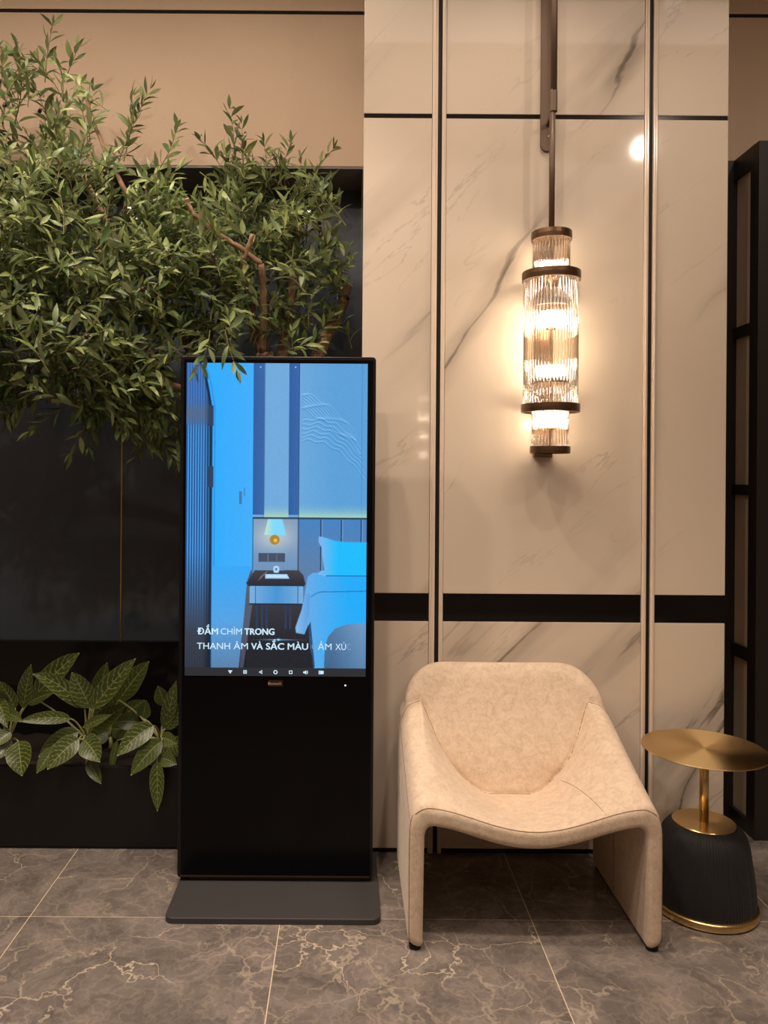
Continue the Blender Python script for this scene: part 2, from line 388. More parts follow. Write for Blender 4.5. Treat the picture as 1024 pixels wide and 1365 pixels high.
# ------------------------------------------------------------------ right glazed partition
pt = tag(empty('glazed_partition', (1.9, 3.07, 0)), 'tall black framed partition with frosted panes right of the marble column', 'partition')
XP = 1.60; ZP = P(1010, 187, 3.07).z
def part(name, *a, m=None, par=None, bev=0.0): return rel(boxo(name, *a, m, None, bev), par)
part('front_board', XP, 2.6, 3.07, 3.10, 0, ZP, m=M['partition'], par=pt, bev=0.002)
part('stile', XP, XP+0.04, 3.10, 3.135, 0, ZP, m=M['partition'], par=pt)
part('stile', XP, XP+0.04, 3.272, 3.295, 0, ZP, m=M['partition'], par=pt)
zr = [(P(990, 1122, 3.2).z*0, P(988, 1083, 3.2).z), (P(988, 877, 3.2).z, P(988, 860, 3.2).z), (P(988, 660, 3.2).z, P(988, 646, 3.2).z), (P(988, 449, 3.2).z, P(988, 434, 3.2).z), (P(988, 232, 3.2).z, ZP)]
zr = [(min(a), max(a)) for a in zr]
for a, b in zr: part('rail', XP+0.001, XP+0.039, 3.135, 3.272, a, b, m=M['partition'], par=pt)
for (a, b), (c, d) in zip(zr[:-1], zr[1:]): part('pane', XP+0.016, XP+0.022, 3.133, 3.274, b-0.003, c+0.003, m=M['frosted'], par=pt)
part('return_board', 1.44, XP, 3.27, 3.295, 0, ZP, m=M['partition'], par=pt)

# ------------------------------------------------------------------ planter
pl = tag(empty('planter_box', (-1.3, 3.0, 0)), 'long low black planter box along the dark glass wall', 'planter')
zp = P(120, 1022, 2.96).z
x1p = xL-0.004
part('front_board', -3.19, x1p, 2.96, 2.98, 0.012, zp, m=M['planter'], par=pl, bev=0.002)
part('back_board', -3.19, x1p, 3.47, 3.49, 0.0, zp-0.02, m=M['planter'], par=pl)
part('end_board', x1p-0.02, x1p, 2.98, 3.47, 0.0, zp-0.001, m=M['planter'], par=pl)
part('plinth', -3.19, x1p, 2.966, 3.47, 0.0, 0.012, m=M['black_gap'], par=pl)
bm = bmesh.new()
nx, ny = 120, 20
g = [[bm.verts.new((-3.18+(x1p-0.02+3.18)*i/nx, 2.98+0.49*j/ny, zp-0.05+random.uniform(-.008, .008))) for j in range(ny+1)] for i in range(nx+1)]
for i in range(nx):
    for j in range(ny): bm.faces.new((g[i][j], g[i+1][j], g[i+1][j+1], g[i][j+1]))
s_ = rel(obj('soil', bm, M['soil'], None, True), pl); s_['kind'] = 'stuff'

# ------------------------------------------------------------------ kiosk
YK = 2.70
kz0, kz1 = P(368, 1171, YK).z, P(368, 475, YK).z
kx0, kx1 = -0.571, 0.099
kk = tag(empty('display_kiosk', ((kx0+kx1)/2, YK+0.03, 0)), 'tall black free-standing display totem with a glowing bedroom picture on its screen', 'kiosk')
def kp(o): return rel(o, kk)
bm = box(bmesh.new(), P(218, 1229, 2.473).x-0.0, 0.118, 2.475, 2.93, 0.0, 0.019)
bmesh.ops.bevel(bm, geom=[e for e in bm.edges if abs(e.verts[0].co.z-e.verts[1].co.z) > 0.01], offset=0.028, segments=6, profile=0.5, affect='EDGES')
bmesh.ops.bevel(bm, geom=[e for e in bm.edges if e.verts[0].co.z > 0.018 and e.verts[1].co.z > 0.018], offset=0.003, segments=2, profile=0.5, affect='EDGES')
kp(obj('base_plate', bm, M['kiosk_metal']))
kp(obj('foot_bracket', box(bmesh.new(), kx0+0.04, kx1-0.04, YK+0.008, YK+0.045, 0.019, kz0+0.01), M['kiosk_frame']))
bm = box(bmesh.new(), kx0, kx1, YK, YK+0.055, kz0, kz1)
bmesh.ops.bevel(bm, geom=[e for e in bm.edges if abs(e.verts[0].co.y-e.verts[1].co.y) > 0.01], offset=0.012, segments=5, profile=0.5, affect='EDGES')
bmesh.ops.bevel(bm, geom=[e for e in bm.edges if e.verts[0].co.y < YK+1e-4 and e.verts[1].co.y < YK+1e-4], offset=0.003, segments=2, profile=0.5, affect='EDGES')
kp(obj('housing', bm, M['kiosk_frame']))
kp(boxo('front_glass', kx0+0.012, kx1-0.010, YK-0.0025, YK+0.001, kz0+0.012, kz1-0.012, M['kiosk_panel']))
ch = kp(boxo('edge_trim', kx0+0.012, kx1-0.012, YK-0.003, YK, kz0+0.006, kz0+0.011, M['bronze'])); ch['label'] = 'thin metal trim along the bottom of the totem'
# picture painted by code into a grid of coloured cells (screen pixels)
W_, H_ = 238, 417
SSF = 3
def paint():
    w, h = W_*SSF, H_*SSF
    yy, xx = np.mgrid[0:h, 0:w].astype(np.float32)
    X = xx/SSF+249; Y = yy/SSF+484
    img = np.zeros((h, w, 3), np.float32)
    rs = np.random.RandomState(3)
    def A(c): return np.array(c, np.float32)
    def fill(mask, c):
        c = np.asarray(c, np.float32)
        if c.ndim == 1: img[mask] = c
        else: img[mask] = c[mask]
    def grad(c0, c1, t):
        t = np.clip(t, 0, 1)[..., None]; return A(c0)*(1-t)+A(c1)*t
    def poly(pts):
        m = np.zeros((h, w), bool); n = len(pts)
        for i in range(n):
            x1, y1 = pts[i]; x2, y2 = pts[(i+1) % n]
            if y1 == y2: continue
            c = ((Y < y1) != (Y < y2)) & (X < (x2-x1)*(Y-y1)/(y2-y1)+x1); m ^= c
        return m
    def rect(a, b, c, d): return (X >= a) & (X < b) & (Y >= c) & (Y < d)
    # lit wall left
    fill(X > 0, grad((52, 170, 250), (84, 180, 250), (X-290)/50))
    fill(X < 345, grad((52, 172, 252), (92, 158, 226), (Y-740)/140)*0.5+grad((46, 172, 255), (84, 176, 250), (X-285)/50)*0.5)
    # fluted glass door
    arch = np.where(Y < 545, 267+15*(np.clip((Y-484)/62, 0, 1))**0.62, 282.0)
    door = X < arch
    st = 0.5+0.5*np.sin((X-249)*2*np.pi/3.4)
    c = grad((84, 128, 186), (34, 92, 168), st)
    low = (Y > 566)
    c2 = grad((92, 176, 246), (12, 56, 118), st)
    c = np.where(low[..., None], c2, c)
    band = np.exp(-((Y-552)/13)**2)[..., None]; c = c*(1-band*0.8)+A((86, 106, 132))*band*0.8
    d = np.clip((Y-735)/110, 0, 1)[..., None]; c = c*(1-d)+(A((52, 60, 76))+st[..., None]*12)*d
    d = np.clip((X-272)/10, 0, 1)[..., None]; c = c*(1-d*0.45)
    fill(door, c)
    fill((X > arch-2.2) & (X < arch+1.2), (24, 44, 74))
    fill((X > arch+4.2) & (X < arch+5.0) & (Y < 880), (38, 120, 200))
    fill(rect(278, 284.5, 541, 568), (46, 66, 98)); fill(rect(277, 285, 622, 650), (46, 66, 98))
    fill(rect(319, 322.5, 655, 672), (70, 118, 176)); fill(rect(325, 327, 650, 661), (70, 140, 210))
    # wall panels
    fill(rect(337, 487, 484, 691), grad((112, 170, 220), (92, 160, 216), (X-384)/60))
    tex = 0.5+0.5*np.sin(X*3.2)*np.sin(Y*3.0)
    for a, b in ((337, 351.5), (384, 397.5)):
        fill(rect(a, b, 484, 686), grad((38, 88, 156), (66, 112, 174), tex*0.7+(X-a)/(b-a)*0.3))
    fill(rect(351.5, 352.3, 484, 690), (70, 110, 160)); fill(rect(397.2, 398, 484, 690), (40, 70, 110))
    fill(rect(479.5, 480.1, 484, 690), (78, 132, 190))
    g = np.clip((Y-668)/22, 0, 1)**2
    m = rect(352, 384, 660, 690) | rect(398, 487, 660, 690)
    gi = img*(1-g[..., None])+A((176, 218, 190))*g[..., None]; img[m] = gi[m]
    for (a, b) in ((346, 489), (392, 489)): fill((X-a)**2+(Y-b)**2 < 0.9, (170, 220, 255))
    # raised feather lines on the wall
    for k in range(15):
        s = k/14.0
        tt = np.clip((X-398)/89, 0, 1)
        if k < 9:
            yc = 522+38*s+(46+22*s)*tt**1.25+2.2*np.sin(X*0.24+k)+34*tt**3*(1-s)
        else:
            yc = 556+34*(s-0.55)*2.0-26*np.sin(np.clip(tt*2.1, 0, 1.6))*(1.3-s)+62*tt**2+1.5*np.sin(X*0.3+k)
        e = np.exp(-((Y-yc)/0.62)**2)-0.8*np.exp(-((Y-yc-1.5)/0.62)**2)
        e = e*(X > 399)*(X < 484-14*(1-s))*np.clip((X-398)/6, 0, 1)
        mm = rect(399, 484, 500, 660)
        img[mm] = (img+e[..., None]*A((38, 32, 24)))[mm]
    # lower wall, floor
    fill(rect(320, 487, 690, 890) & (Y > 760), grad((64, 62, 68), (34, 36, 44), (Y-790)/70))
    fill(rect(337, 397, 691, 766), grad((128, 156, 186), (110, 148, 190), (Y-700)/60))
    glow = np.exp(-(((X-366)/26)**2+((Y-716)/18)**2)); m = rect(337, 397, 691, 766)
    img[m] = (img+glow[..., None]*A((60, 42, 16)))[m]
    fill(rect(397, 487, 691, 800), grad((70, 132, 196), (92, 128, 172), (Y-690)/60)+(tex*16-8)[..., None])
    for a in (426, 453, 479): fill(rect(a, a+1.6, 692, 770), (34, 60, 96)); fill(rect(a+1.6, a+2.6, 692, 770), (126, 178, 226))
    fill(rect(337, 487, 689.2, 691.2), (26, 44, 62)); fill(rect(396.6, 397.8, 691, 766), (40, 60, 84)); fill(rect(337, 338, 691, 760), (44, 70, 100))
    fill(poly([(357, 691.5), (376, 691.5), (381, 713), (352, 713)]), grad((186, 226, 208), (128, 216, 255), (X-355)/10))
    fill((X-366)**2+(Y-719)**2 < 42, (176, 134, 40)); fill((X-367)**2+(Y-720)**2 < 6, (232, 190, 90))
    fill(rect(345, 380, 737, 748.5), (70, 82, 104)); fill(rect(357, 357.7, 738, 748), (110, 130, 160)); fill(rect(368.5, 369.2, 738, 748), (110, 130, 160))
    # wall foot slanting to the left
    fill(poly([(337, 755), (331, 772), (320, 890), (284, 900), (284, 755)]), grad((56, 168, 248), (112, 158, 208), (Y-755)/140))
    fill(poly([(337, 758), (330, 775), (321, 890), (326, 890), (338, 800)]), (84, 92, 112))
    # bedside table
    for lx, ly in ((342, 805), (349, 805), (355, 805), (380, 805), (386, 805)):
        fill(rect(lx, lx+2.6, ly, 838), (44, 62, 92))
    fill(poly([(340, 760), (398, 759.5), (404, 766), (407, 778), (404, 782), (333, 782), (329, 777)]), grad((70, 66, 74), (44, 46, 56), (Y-760)/18))
    fill(poly([(348, 768), (356, 761), (357.5, 761), (344, 775)]), (120, 112, 112))
    fill(rect(333.5, 404, 781, 805), grad((124, 176, 222), (72, 148, 212), 1-abs(X-369)/36)); fill(rect(341, 342, 781, 805), (56, 100, 150)); fill(rect(396.5, 397.5, 781, 805), (56, 100, 150))
    fill(rect(333, 405, 804, 805.6), (28, 44, 68))
    fill(poly([(354, 765), (383, 765), (386, 771), (354, 771)]), (150, 200, 240)); fill(poly([(356, 766), (382, 766), (384, 769.5), (356, 769.5)]), (196, 226, 250))
    fill((np.abs(X-368.4)**3+np.abs((Y-758.6)*0.85)**3) < 62, (172, 214, 246)); fill(rect(367.6, 369.2, 757, 760), (36, 52, 76))
    # bed
    bed = poly([(410, 768), (416, 763), (487, 760), (487, 890), (419, 890), (414, 862), (411, 832), (406, 845), (395, 843), (394, 836), (402, 812), (406, 792)])
    fill(bed, grad((104, 172, 232), (36, 172, 250), (X-408)/55))
    m = poly([(406, 792), (413, 790), (412, 818), (405, 843), (395, 842), (394, 836), (402, 812)]); fill(m, grad((132, 184, 232), (84, 156, 224), (X-396)/18))
    fill(poly([(411, 834), (414, 828), (420, 889), (418, 889)]), (40, 76, 118))
    e = np.abs(Y-(788-0.02*(X-430))+np.where(X < 430, ((430-X)/9.0)**2*-2.2, 0)) < 0.7; fill(e & (X > 414), (44, 122, 186))
    fill(poly([(487, 829), (462, 831), (446, 837), (437, 848), (433, 862), (432, 890), (487, 890)]), grad((74, 112, 152), (100, 142, 184), (X-440)/40)+((Y-860)*-0.35)[..., None])
    # pillow
    pw = poly([(424, 714), (430, 715), (446, 720), (460, 721.5), (487, 721.5), (487, 766), (432, 767), (422, 764), (427, 760), (432, 760), (429, 742), (428, 730), (424, 722)])
    fill(pw, grad((120, 184, 240), (30, 188, 255), (X-428)/22)); fill(rect(434, 487, 766, 767.3), (30, 116, 178))
    # light streak, reflections on the floor
    s = np.exp(-((Y-852.3)/0.7)**2)*np.exp(-((X-372)/22)**2)+np.exp(-(((X-372)/2.2)**2+((Y-852.3)/1.6)**2))
    img[:] = img+s[..., None]*A((70, 140, 190))
    m = (X < 330) & (Y > 700); d = np.clip((Y-830)/60, 0, 1)*0.18
    img[m] = (img*(1-d[..., None]))[m]
    img += (rs.randn(h, w, 1)*5).astype(np.float32)
    # navigation bar
    fill(Y >= 890, (46, 46, 49)); 
    return np.clip(img, 0, 255)
im = paint().reshape(H_, SSF, W_, SSF, 3).mean((1, 3))       # one value per screen cell
K = 1
pa = [P(249, 484, YK), P(487, 484.8, YK), P(487, 901, YK), P(249, 901, YK)]
sx0, sx1 = pa[0].x+0.001, pa[2].x+0.001; sz1, sz0 = (pa[0].z+pa[1].z)/2, (pa[2].z+pa[3].z)/2
yv, xv = np.mgrid[0:H_+1, 0:W_+1]
co = np.zeros(((H_+1)*(W_+1), 3), np.float32)
co[:, 0] = (sx0+(sx1-sx0)*xv/W_).ravel(); co[:, 1] = YK-0.0034; co[:, 2] = (sz1+(sz0-sz1)*yv/H_).ravel()
ii = (np.arange(H_)[:, None]*(W_+1)+np.arange(W_)[None, :]).ravel()
fc = np.stack([ii, ii+W_+1, ii+W_+2, ii+1], 1)
def np_mesh(name, co, quads, tris=None):
    me = bpy.data.meshes.new(name)
    nq = len(quads); nt = 0 if tris is None else len(tris)
    me.vertices.add(len(co)); me.vertices.foreach_set('co', np.asarray(co, np.float32).ravel())
    me.loops.add(nq*4+nt*3); me.polygons.add(nq+nt)
    lv = np.concatenate([np.asarray(quads).ravel()]+([np.asarray(tris).ravel()] if nt else [])).astype(np.int32)
    me.loops.foreach_set('vertex_index', lv)
    ls = np.concatenate([np.arange(nq)*4, nq*4+np.arange(nt)*3]).astype(np.int32)
    me.polygons.foreach_set('loop_start', ls)
    me.update(calc_edges=True); me.validate(); return me
me = np_mesh('picture', co, fc)
ca = me.color_attributes.new('pic', 'FLOAT_COLOR', 'CORNER')
s = im.reshape(-1, 3)/255.0
L = np.where(s <= 0.04045, s/12.92, ((s+0.055)/1.055)**2.4)
rgba = np.ones((len(L), 4), np.float32); rgba[:, :3] = L
ca.data.foreach_set('color', np.repeat(rgba, 4, 0).ravel())
t = NT('screen_picture'); a = t.n('ShaderNodeAttribute', attribute_name='pic')
t.set(Base_Color=(0.004, 0.004, 0.005, 1), Roughness=0.12, Specular_IOR_Level=0.25); t.l(a.outputs['Color'], t.b.inputs['Emission Color']); t.b.inputs['Emission Strength'].default_value = EMIT
scr = kp(boxo('screen', sx0-0.002, sx1+0.002, YK-0.0032, YK-0.0022, sz0-0.002, sz1+0.002, M['kiosk_panel']))
pic = link_mesh('picture', me, t.m, scr)
def onscr(o): o.parent = scr; return o
M['text_lit'] = emis('screen_text', lin(206, 238, 255), EMIT); M['text_dim'] = emis('screen_text_dim', lin(120, 158, 188), EMIT)
def sxz(u, v): return sx0+(u-249)/238*(sx1-sx0), sz1-(v-484)/417*(sz1-sz0)
dgr = bpy.context.evaluated_depsgraph_get
def text(name, s, u0, u1, vbase, vcap, m, off=0.0, y=YK-0.0038):
    c = bpy.data.curves.new(name, 'FONT'); c.body = s; c.size = 1; c.resolution_u = 3
    o = bpy.data.objects.new(name, c); COL.objects.link(o); bpy.context.view_layer.update()
    me = bpy.data.meshes.new_from_object(o.evaluated_get(dgr())); bpy.data.objects.remove(o)
    n = len(me.vertices); a = np.zeros(n*3, np.float32); me.vertices.foreach_get('co', a); a = a.reshape(-1, 3)
    x0, z0 = sxz(u0, vbase); x1, z1 = sxz(u1, vcap)
    cap = 0.727
    b = np.zeros_like(a); b[:, 0] = x0+(a[:, 0]-a[:, 0].min())/(a[:, 0].max()-a[:, 0].min())*(x1-x0)
    b[:, 2] = z0+a[:, 1]/cap*(z1-z0); b[:, 1] = y
    me.vertices.foreach_set('co', b.ravel()); me.materials.clear()
    if off > 0:                                              # heavier weight: the same strokes laid again a hair aside
        bm = bmesh.new(); h = off*abs(z1-z0)*1.6
        for dx, dz, dy in ((0, 0, 0), (h, 0, -2e-5), (-h, 0, -4e-5), (0, h*.6, -6e-5), (0, -h*.6, -8e-5)):
            n0 = len(bm.verts); bm.from_mesh(me); bm.verts.ensure_lookup_table()
            bmesh.ops.translate(bm, vec=(dx, dy, dz), verts=bm.verts[n0:])
        bm.to_mesh(me); bm.free()
    return link_mesh(name, me, m)
for s, a, b, o_, mm in (('ĐẮM', 265.5, 292.5, 0.022, 'text_lit'), ('CHÌM', 296, 324, 0.0, 'text_lit'), ('TRONG', 327.5, 366.5, 0.03, 'text_lit')):
    onscr(text('caption', s, a, b, 845.8, 837.2, M[mm], o_))
for s, a, b, o_, mm in (('THANH', 265, 308.5, 0.005, 'text_lit'), ('ÂM', 313, 332, 0.0, 'text_lit'), ('VÀ', 336.5, 351.5, 0.02, 'text_lit'), ('SẮC', 356, 379.5, 0.024, 'text_lit'),
                        ('MÀU', 384.5, 411, 0.015, 'text_lit'), ('C', 416, 422.5, -0.01, 'text_dim'), ('ẢM', 424, 442, 0.0, 'text_lit'), ('XÚ', 447, 461, 0.0, 'text_lit'), ('C', 462, 467.5, -0.012, 'text_dim')):
    onscr(text('caption', s, a, b, 865.4, 856.6, M[mm], o_))
# navigation icons
def icon(polys, holes=()):
    bm = bmesh.new()
    for pts in polys:
        bm.faces.new([bm.verts.new((*([sxz(u, v)[0]]), YK-0.0038, sxz(u, v)[1])) for u, v in pts])
    return onscr(obj('icon', bm, M['text_lit']))
def ring_(u, v, r, w, n=20, sq=False):
    out = []
    for k in range(n):
        def pt(a, q):
            c, s = math.cos(a), math.sin(a)
            f = 1/max(abs(c), abs(s))*0.88 if sq else 1
            return (u+q*c*f, v+q*s*f)
        a0, a1 = 2*PI*k/n, 2*PI*(k+1)/n
        out.append([pt(a0, r), pt(a1, r), pt(a1, r-w), pt(a0, r-w)])
    return out
vi = 895.6
icon([[(306, vi-2), (312, vi-2), (309, vi+2.6)]])
icon(ring_(328.5, vi, 2.6, 1.0, 16, True)+[[(327.6, vi-.8), (329.4, vi-.8), (329.4, vi+.8), (327.6, vi+.8)]])
icon([[(346.4, vi), (351, vi-2.7), (350.2, vi-1.2), (348.3, vi)], [(346.4, vi), (348.3, vi), (350.2, vi+1.2), (351, vi+2.7)], [(351, vi-2.7), (351, vi+2.7), (350.2, vi+1.2), (350.2, vi-1.2)]])
icon(ring_(368.5, vi, 2.8, 1.2)); icon(ring_(388.5, vi, 2.6, 1.1, 16, True))
icon([[(405, vi-1.2), (406.6, vi-1.2), (409, vi-2.8), (409, vi+2.8), (406.6, vi+1.2), (405, vi+1.2)], [(410, vi-2), (411, vi-2), (411, vi+2), (410, vi+2)]])
icon(ring_(427.6, vi, 2.7, 0.9, 16, True)+[[(426.4, vi-1), (431.8, vi-2.3), (431.8, vi+2.3), (426.4, vi+1)]])
lp = kp(boxo('logo_plate', P(358, 910, YK).x, P(377, 910, YK).x, YK-0.0034, YK-0.002, P(367, 914.6, YK).z, P(367, 906.4, YK).z, flat('logo_plate', lin(34, 30, 28), 0.4)))
lt = text('lettering', 'Bioetech', 359, 376, 912.3, 908.9, flat('logo_ink', lin(200, 150, 118), 0.5, 0.0), 0.01, YK-0.0036)
lt.parent = lp
pL = P(460.5, 913.5, YK)
bm = bmesh.new(); bmesh.ops.create_uvsphere(bm, u_segments=12, v_segments=8, radius=0.0028); bmesh.ops.translate(bm, vec=(pL.x, YK-0.0025, pL.z), verts=bm.verts)
il = kp(obj('indicator_light', bm, emis('indicator', (0.75, 0.95, 1, 1), 2.0))); il['label'] = 'small white power light below the screen'
# ------------------------------------------------------------------ wall lamp
LX, LY = 0.732, 2.835
def lz(v): return P(735, v, LY).z
lamp = tag(empty('wall_lamp', (LX, LY, lz(604))), 'bronze wall lamp with tiers of glowing crystal rods hung from a long pole', 'lamp')
def lpz(o): return rel(o, lamp)
RB, RS = 0.103, 0.0715
def ringm(r, z0, z1, wall=0.007, m=None, name='ring'):
    prof = [(r-wall, z0), (r, z0), (r+0.0008, (z0+z1)/2), (r, z1), (r-wall, z1), (r-wall, z0)]
    return lpz(obj(name, lathe(bmesh.new(), prof, 56, LX, LY), m or M['bronze'], None, False))
tiers = [(RS, 310, 321), (RB, 363.5, 375), (RS-0.004, 401, 409), (RS-0.004, 504, 512), (RB, 539, 550), (RS-0.001, 595, 604.5)]
for r, a, b in tiers: ringm(r, lz(b), lz(a))
bm = lathe(bmesh.new(), [(0, lz(310)), (RS-0.006, lz(310)), (RS-0.006, lz(314)), (0, lz(314))], 40, LX, LY); lpz(obj('top_cap', bm, M['bronze']))
bm = lathe(bmesh.new(), [(0, lz(598)), (RS-0.007, lz(598)), (RS-0.007, lz(602)), (0, lz(602))], 40, LX, LY); lpz(obj('bottom_cap', bm, M['bronze']))
for v in (368, 545):
    bm = lathe(bmesh.new(), [(RS-0.012, lz(v)-0.002), (RB-0.006, lz(v)-0.002), (RB-0.006, lz(v)+0.002), (RS-0.012, lz(v)+0.002), (RS-0.012, lz(v)-0.002)], 40, LX, LY); lpz(obj('tier_plate', bm, M['bronze']))
bm = tube(bmesh.new(), [(LX, LY, lz(602)), (LX, LY, lz(310))], 0.005, 12); lpz(obj('center_post', bm, M['bronze'], None, True))
rodm = {}
def rods(r, n, z0, z1, rr=0.0044):
    key = round(z1-z0, 5)
    if key not in rodm:
        bm = bmesh.new(); tube(bm, [(0, 0, 0), (0, 0, z1-z0)], rr, 10); bmesh.ops.recalc_face_normals(bm, faces=bm.faces)
        me = bpy.data.meshes.new('crystal_rod'); bm.to_mesh(me); bm.free(); me.materials.append(M['crystal'])
        me.polygons.foreach_set('use_smooth', [True]*len(me.polygons)); rodm[key] = me
    for k in range(n):
        a = 2*PI*(k+0.5)/n
        o = bpy.data.objects.new('crystal_rod', rodm[key]); COL.objects.link(o)
        o.location = (LX+r*math.cos(a), LY+r*math.sin(a), z0); rel(o, lamp)
rods(RS-0.010, 34, lz(366), lz(316)); rods(RB-0.010, 50, lz(542), lz(371)); rods(RS-0.010, 34, lz(599), lz(549))
for v, r, hh in ((354, 0.044, 8), (428, 0.052, 15), (494, 0.052, 12), (562, 0.044, 14)):
    z0, z1 = lz(v+hh/2), lz(v-hh/2); 
    prof = [(0.008, z0), (r, z0+0.003), (r, z1-0.003), (0.008, z1)]
    b = lpz(obj('bulb', lathe(bmesh.new(), prof, 24, LX, LY), M['bulb'], None, True))
    # collar that carries the bulb
    lpz(obj('bulb_holder', lathe(bmesh.new(), [(0.0075, z0-0.012), (0.018, z0-0.010), (0.018, z0-0.001), (0.0075, z0-0.001)], 20, LX, LY), M['bronze'], None, True))
# backplate behind the tiers, hanging pole, wall plate
lpz(boxo('backplate', LX-0.035, LX+0.035, LY+RB-0.008, YM-0.001, lz(609), lz(318), M['bronze'], None, 0.003))
lpz(obj('hanging_rod', tube(bmesh.new(), [(LX, LY, lz(312)), (LX, LY, lz(120))], 0.0105, 14), M['pole'], None, True))
lpz(obj('socket', lathe(bmesh.new(), [(0.0108, lz(149)), (0.0145, lz(149)), (0.0145, lz(122)), (0.0108, lz(122))], 20, LX+0.003, LY), M['pole'], None, False))
lpz(obj('pole', tube(bmesh.new(), [(LX+0.004, LY, lz(124)), (LX+0.004, LY, CEIL)], 0.012, 14), M['pole'], None, True))
px = P(729, 150, YM).x
bm = bmesh.new(); zc = P(729, 194, YM).z
ps = [(px+0.025*math.cos(a), zc+0.025*math.sin(a)) for a in [PI+PI*k/14 for k in range(15)]]+[(px+0.025, CEIL-0.02), (px-0.025, CEIL-0.02)]
f = bm.faces.new([bm.verts.new((x, YM-0.012, z)) for x, z in ps]); r = bmesh.ops.extrude_face_region(bm, geom=[f])
bmesh.ops.translate(bm, vec=(0, 0.0115, 0), verts=[v for v in r['geom'] if isinstance(v, bmesh.types.BMVert)])
lpz(obj('wall_plate', bm, M['pole']))
lpz(obj('bracket_arm', tube(bmesh.new(), [(px+0.004, YM-0.01, lz(148)-0.004), (LX+0.003, LY, lz(146))], [0.009, 0.009], 12), M['pole'], None, True))
bm = bmesh.new(); bmesh.ops.create_uvsphere(bm, u_segments=10, v_segments=8, radius=0.0045); bmesh.ops.translate(bm, vec=(px+0.006, YM-0.013, P(729, 184, YM).z), verts=bm.verts)
lpz(obj('screw', bm, M['pale_trim'], None, True))
# its twin on the opposite wall, seen only as a reflection in the polished stone
twin = lamp.copy(); COL.objects.link(twin); twin.location = (0.765, -1.93, lamp.location.z); twin.rotation_euler = (0, 0, PI)
twin['label'] = 'identical crystal rod wall lamp across the room, mirrored in the left marble panel'
for c in list(lamp.children):
    d = c.copy(); COL.objects.link(d); d.parent = twin; d.matrix_parent_inverse = c.matrix_parent_inverse
# ------------------------------------------------------------------ armchair (implicit surface, extracted by surface nets)
CX, CY = 0.571, 2.335
ch = tag(empty('lounge_armchair', (CX, CY+0.3, 0)), 'beige suede lounge armchair with scooped seat and slab sides', 'armchair')
HW = 0.382
def smin(a, b, k):
    h = np.clip(0.5+0.5*(b-a)/k, 0, 1); return b*(1-h)+a*h-k*h*(1-h)
def smax(a, b, k): return -smin(-a, -b, k)
def sst(x): x = np.clip(x, 0, 1); return x*x*(3-2*x)
def arm_h(y): return 0.428+0.30*y+0.10*y*y
def top_h(x, y):
    ax = np.abs(x); q = np.clip(y/0.42, 0, 1)
    c = 0.0+0.07*q; e = 0.318-0.02*q
    s = np.clip((ax-c)/(e-c), 0, 1)
    dip = (0.5+0.5*np.cos(np.pi*s))**(0.85-0.35*q)
    seat = 0.364-0.045*q
    A = arm_h(y)
    z = seat+(A-seat)*(1-dip)
    z = z+0.016*q*np.exp(-((ax-0.285)/0.045)**2)
    z = z-10.0*np.clip(ax-0.317, 0, 1)**2
    return z
def yback(x, z): return 0.375+(z-0.32)*0.42-0.15*x*x+0.9*np.minimum(x*x, 0.03)*np.exp(-((z-0.33)/0.06)**2)-0.012*np.exp(-(x/0.17)**2-((z-0.45)/0.13)**2)
def field(x, y, z, parts=False):
    T = top_h(x, y); e = 0.004
    Tx = (top_h(x+e, y)-top_h(x-e, y))/(2*e); Ty = (top_h(x, y+e)-top_h(x, y-e))/(2*e)
    g = np.sqrt(1+Tx*Tx+Ty*Ty)
    up = (z-T)/g
    dn = (T-z)/g-0.058
    shell = smax(up, dn, 0.022)
    # side slabs
    ax = np.abs(x)
    inner = HW-0.052+0.004*np.clip((0.4-z)/0.4, 0, 1)
    slab = smax(smax(inner-ax, up, 0.03), 0.010-z, 0.012)
    body = smin(shell, slab, 0.035)
    # trim to the outline
    rear = y-0.545
    body = smax(body, ax-HW, 0.045); body = smax(body, -y, 0.022); body = smax(body, rear, 0.03)
    # wrapping back
    front = (yback(x, z)-y)*0.92
    yo = 0.555+0.05*np.clip((z-0.3)/0.42, 0, 1)
    out = y-yo
    HT = 0.738-0.150*np.clip((ax-0.17)/0.212, 0, 1)**3
    topd = (z-HT)*0.9
    back = smax(front, out, 0.035); back = smax(back, topd, 0.06)
    # rounded plan corners
    rx = np.maximum(ax-(HW-0.14), 0); ry = np.maximum(y-(yo-0.14), 0)
    cor = np.sqrt(rx*rx+ry*ry)-0.14
    back = smax(back, ax-HW, 0.05)
    back = smax(back, cor, 0.03); back = smax(back, 0.24-z, 0.03)
    body = smax(body, np.sqrt(np.maximum(ax-(HW-0.05), 0)**2+np.maximum(y-(0.545-0.05), 0)**2)-0.05, 0.01)
    if parts: return body, body, back, T
    r = smin(body, back, 0.006)
    return r+0.0045*np.exp(-((body-back)/0.007)**2)
hs = 0.0068
gx = np.arange(-0.42, 0.4201, hs); gy = np.arange(-0.04, 0.66, hs); gz = np.arange(-0.01, 0.80, hs)
Xg, Yg, Zg = np.meshgrid(gx, gy, gz, indexing='ij')
Fv = field(Xg, Yg, Zg)
nxg, nyg, nzg = Fv.shape
ins = Fv < 0
cnt = np.zeros((nxg-1, nyg-1, nzg-1), np.int32)
for a in (0, 1):
    for b in (0, 1):
        for c in (0, 1): cnt += ins[a:nxg-1+a, b:nyg-1+b, c:nzg-1+c]
act = (cnt > 0) & (cnt < 8)
idx = -np.ones(act.shape, np.int64); cells = np.argwhere(act); idx[act] = np.arange(len(cells))
sumv = np.zeros((len(cells), 3)); num = np.zeros(len(cells))
cc = cells
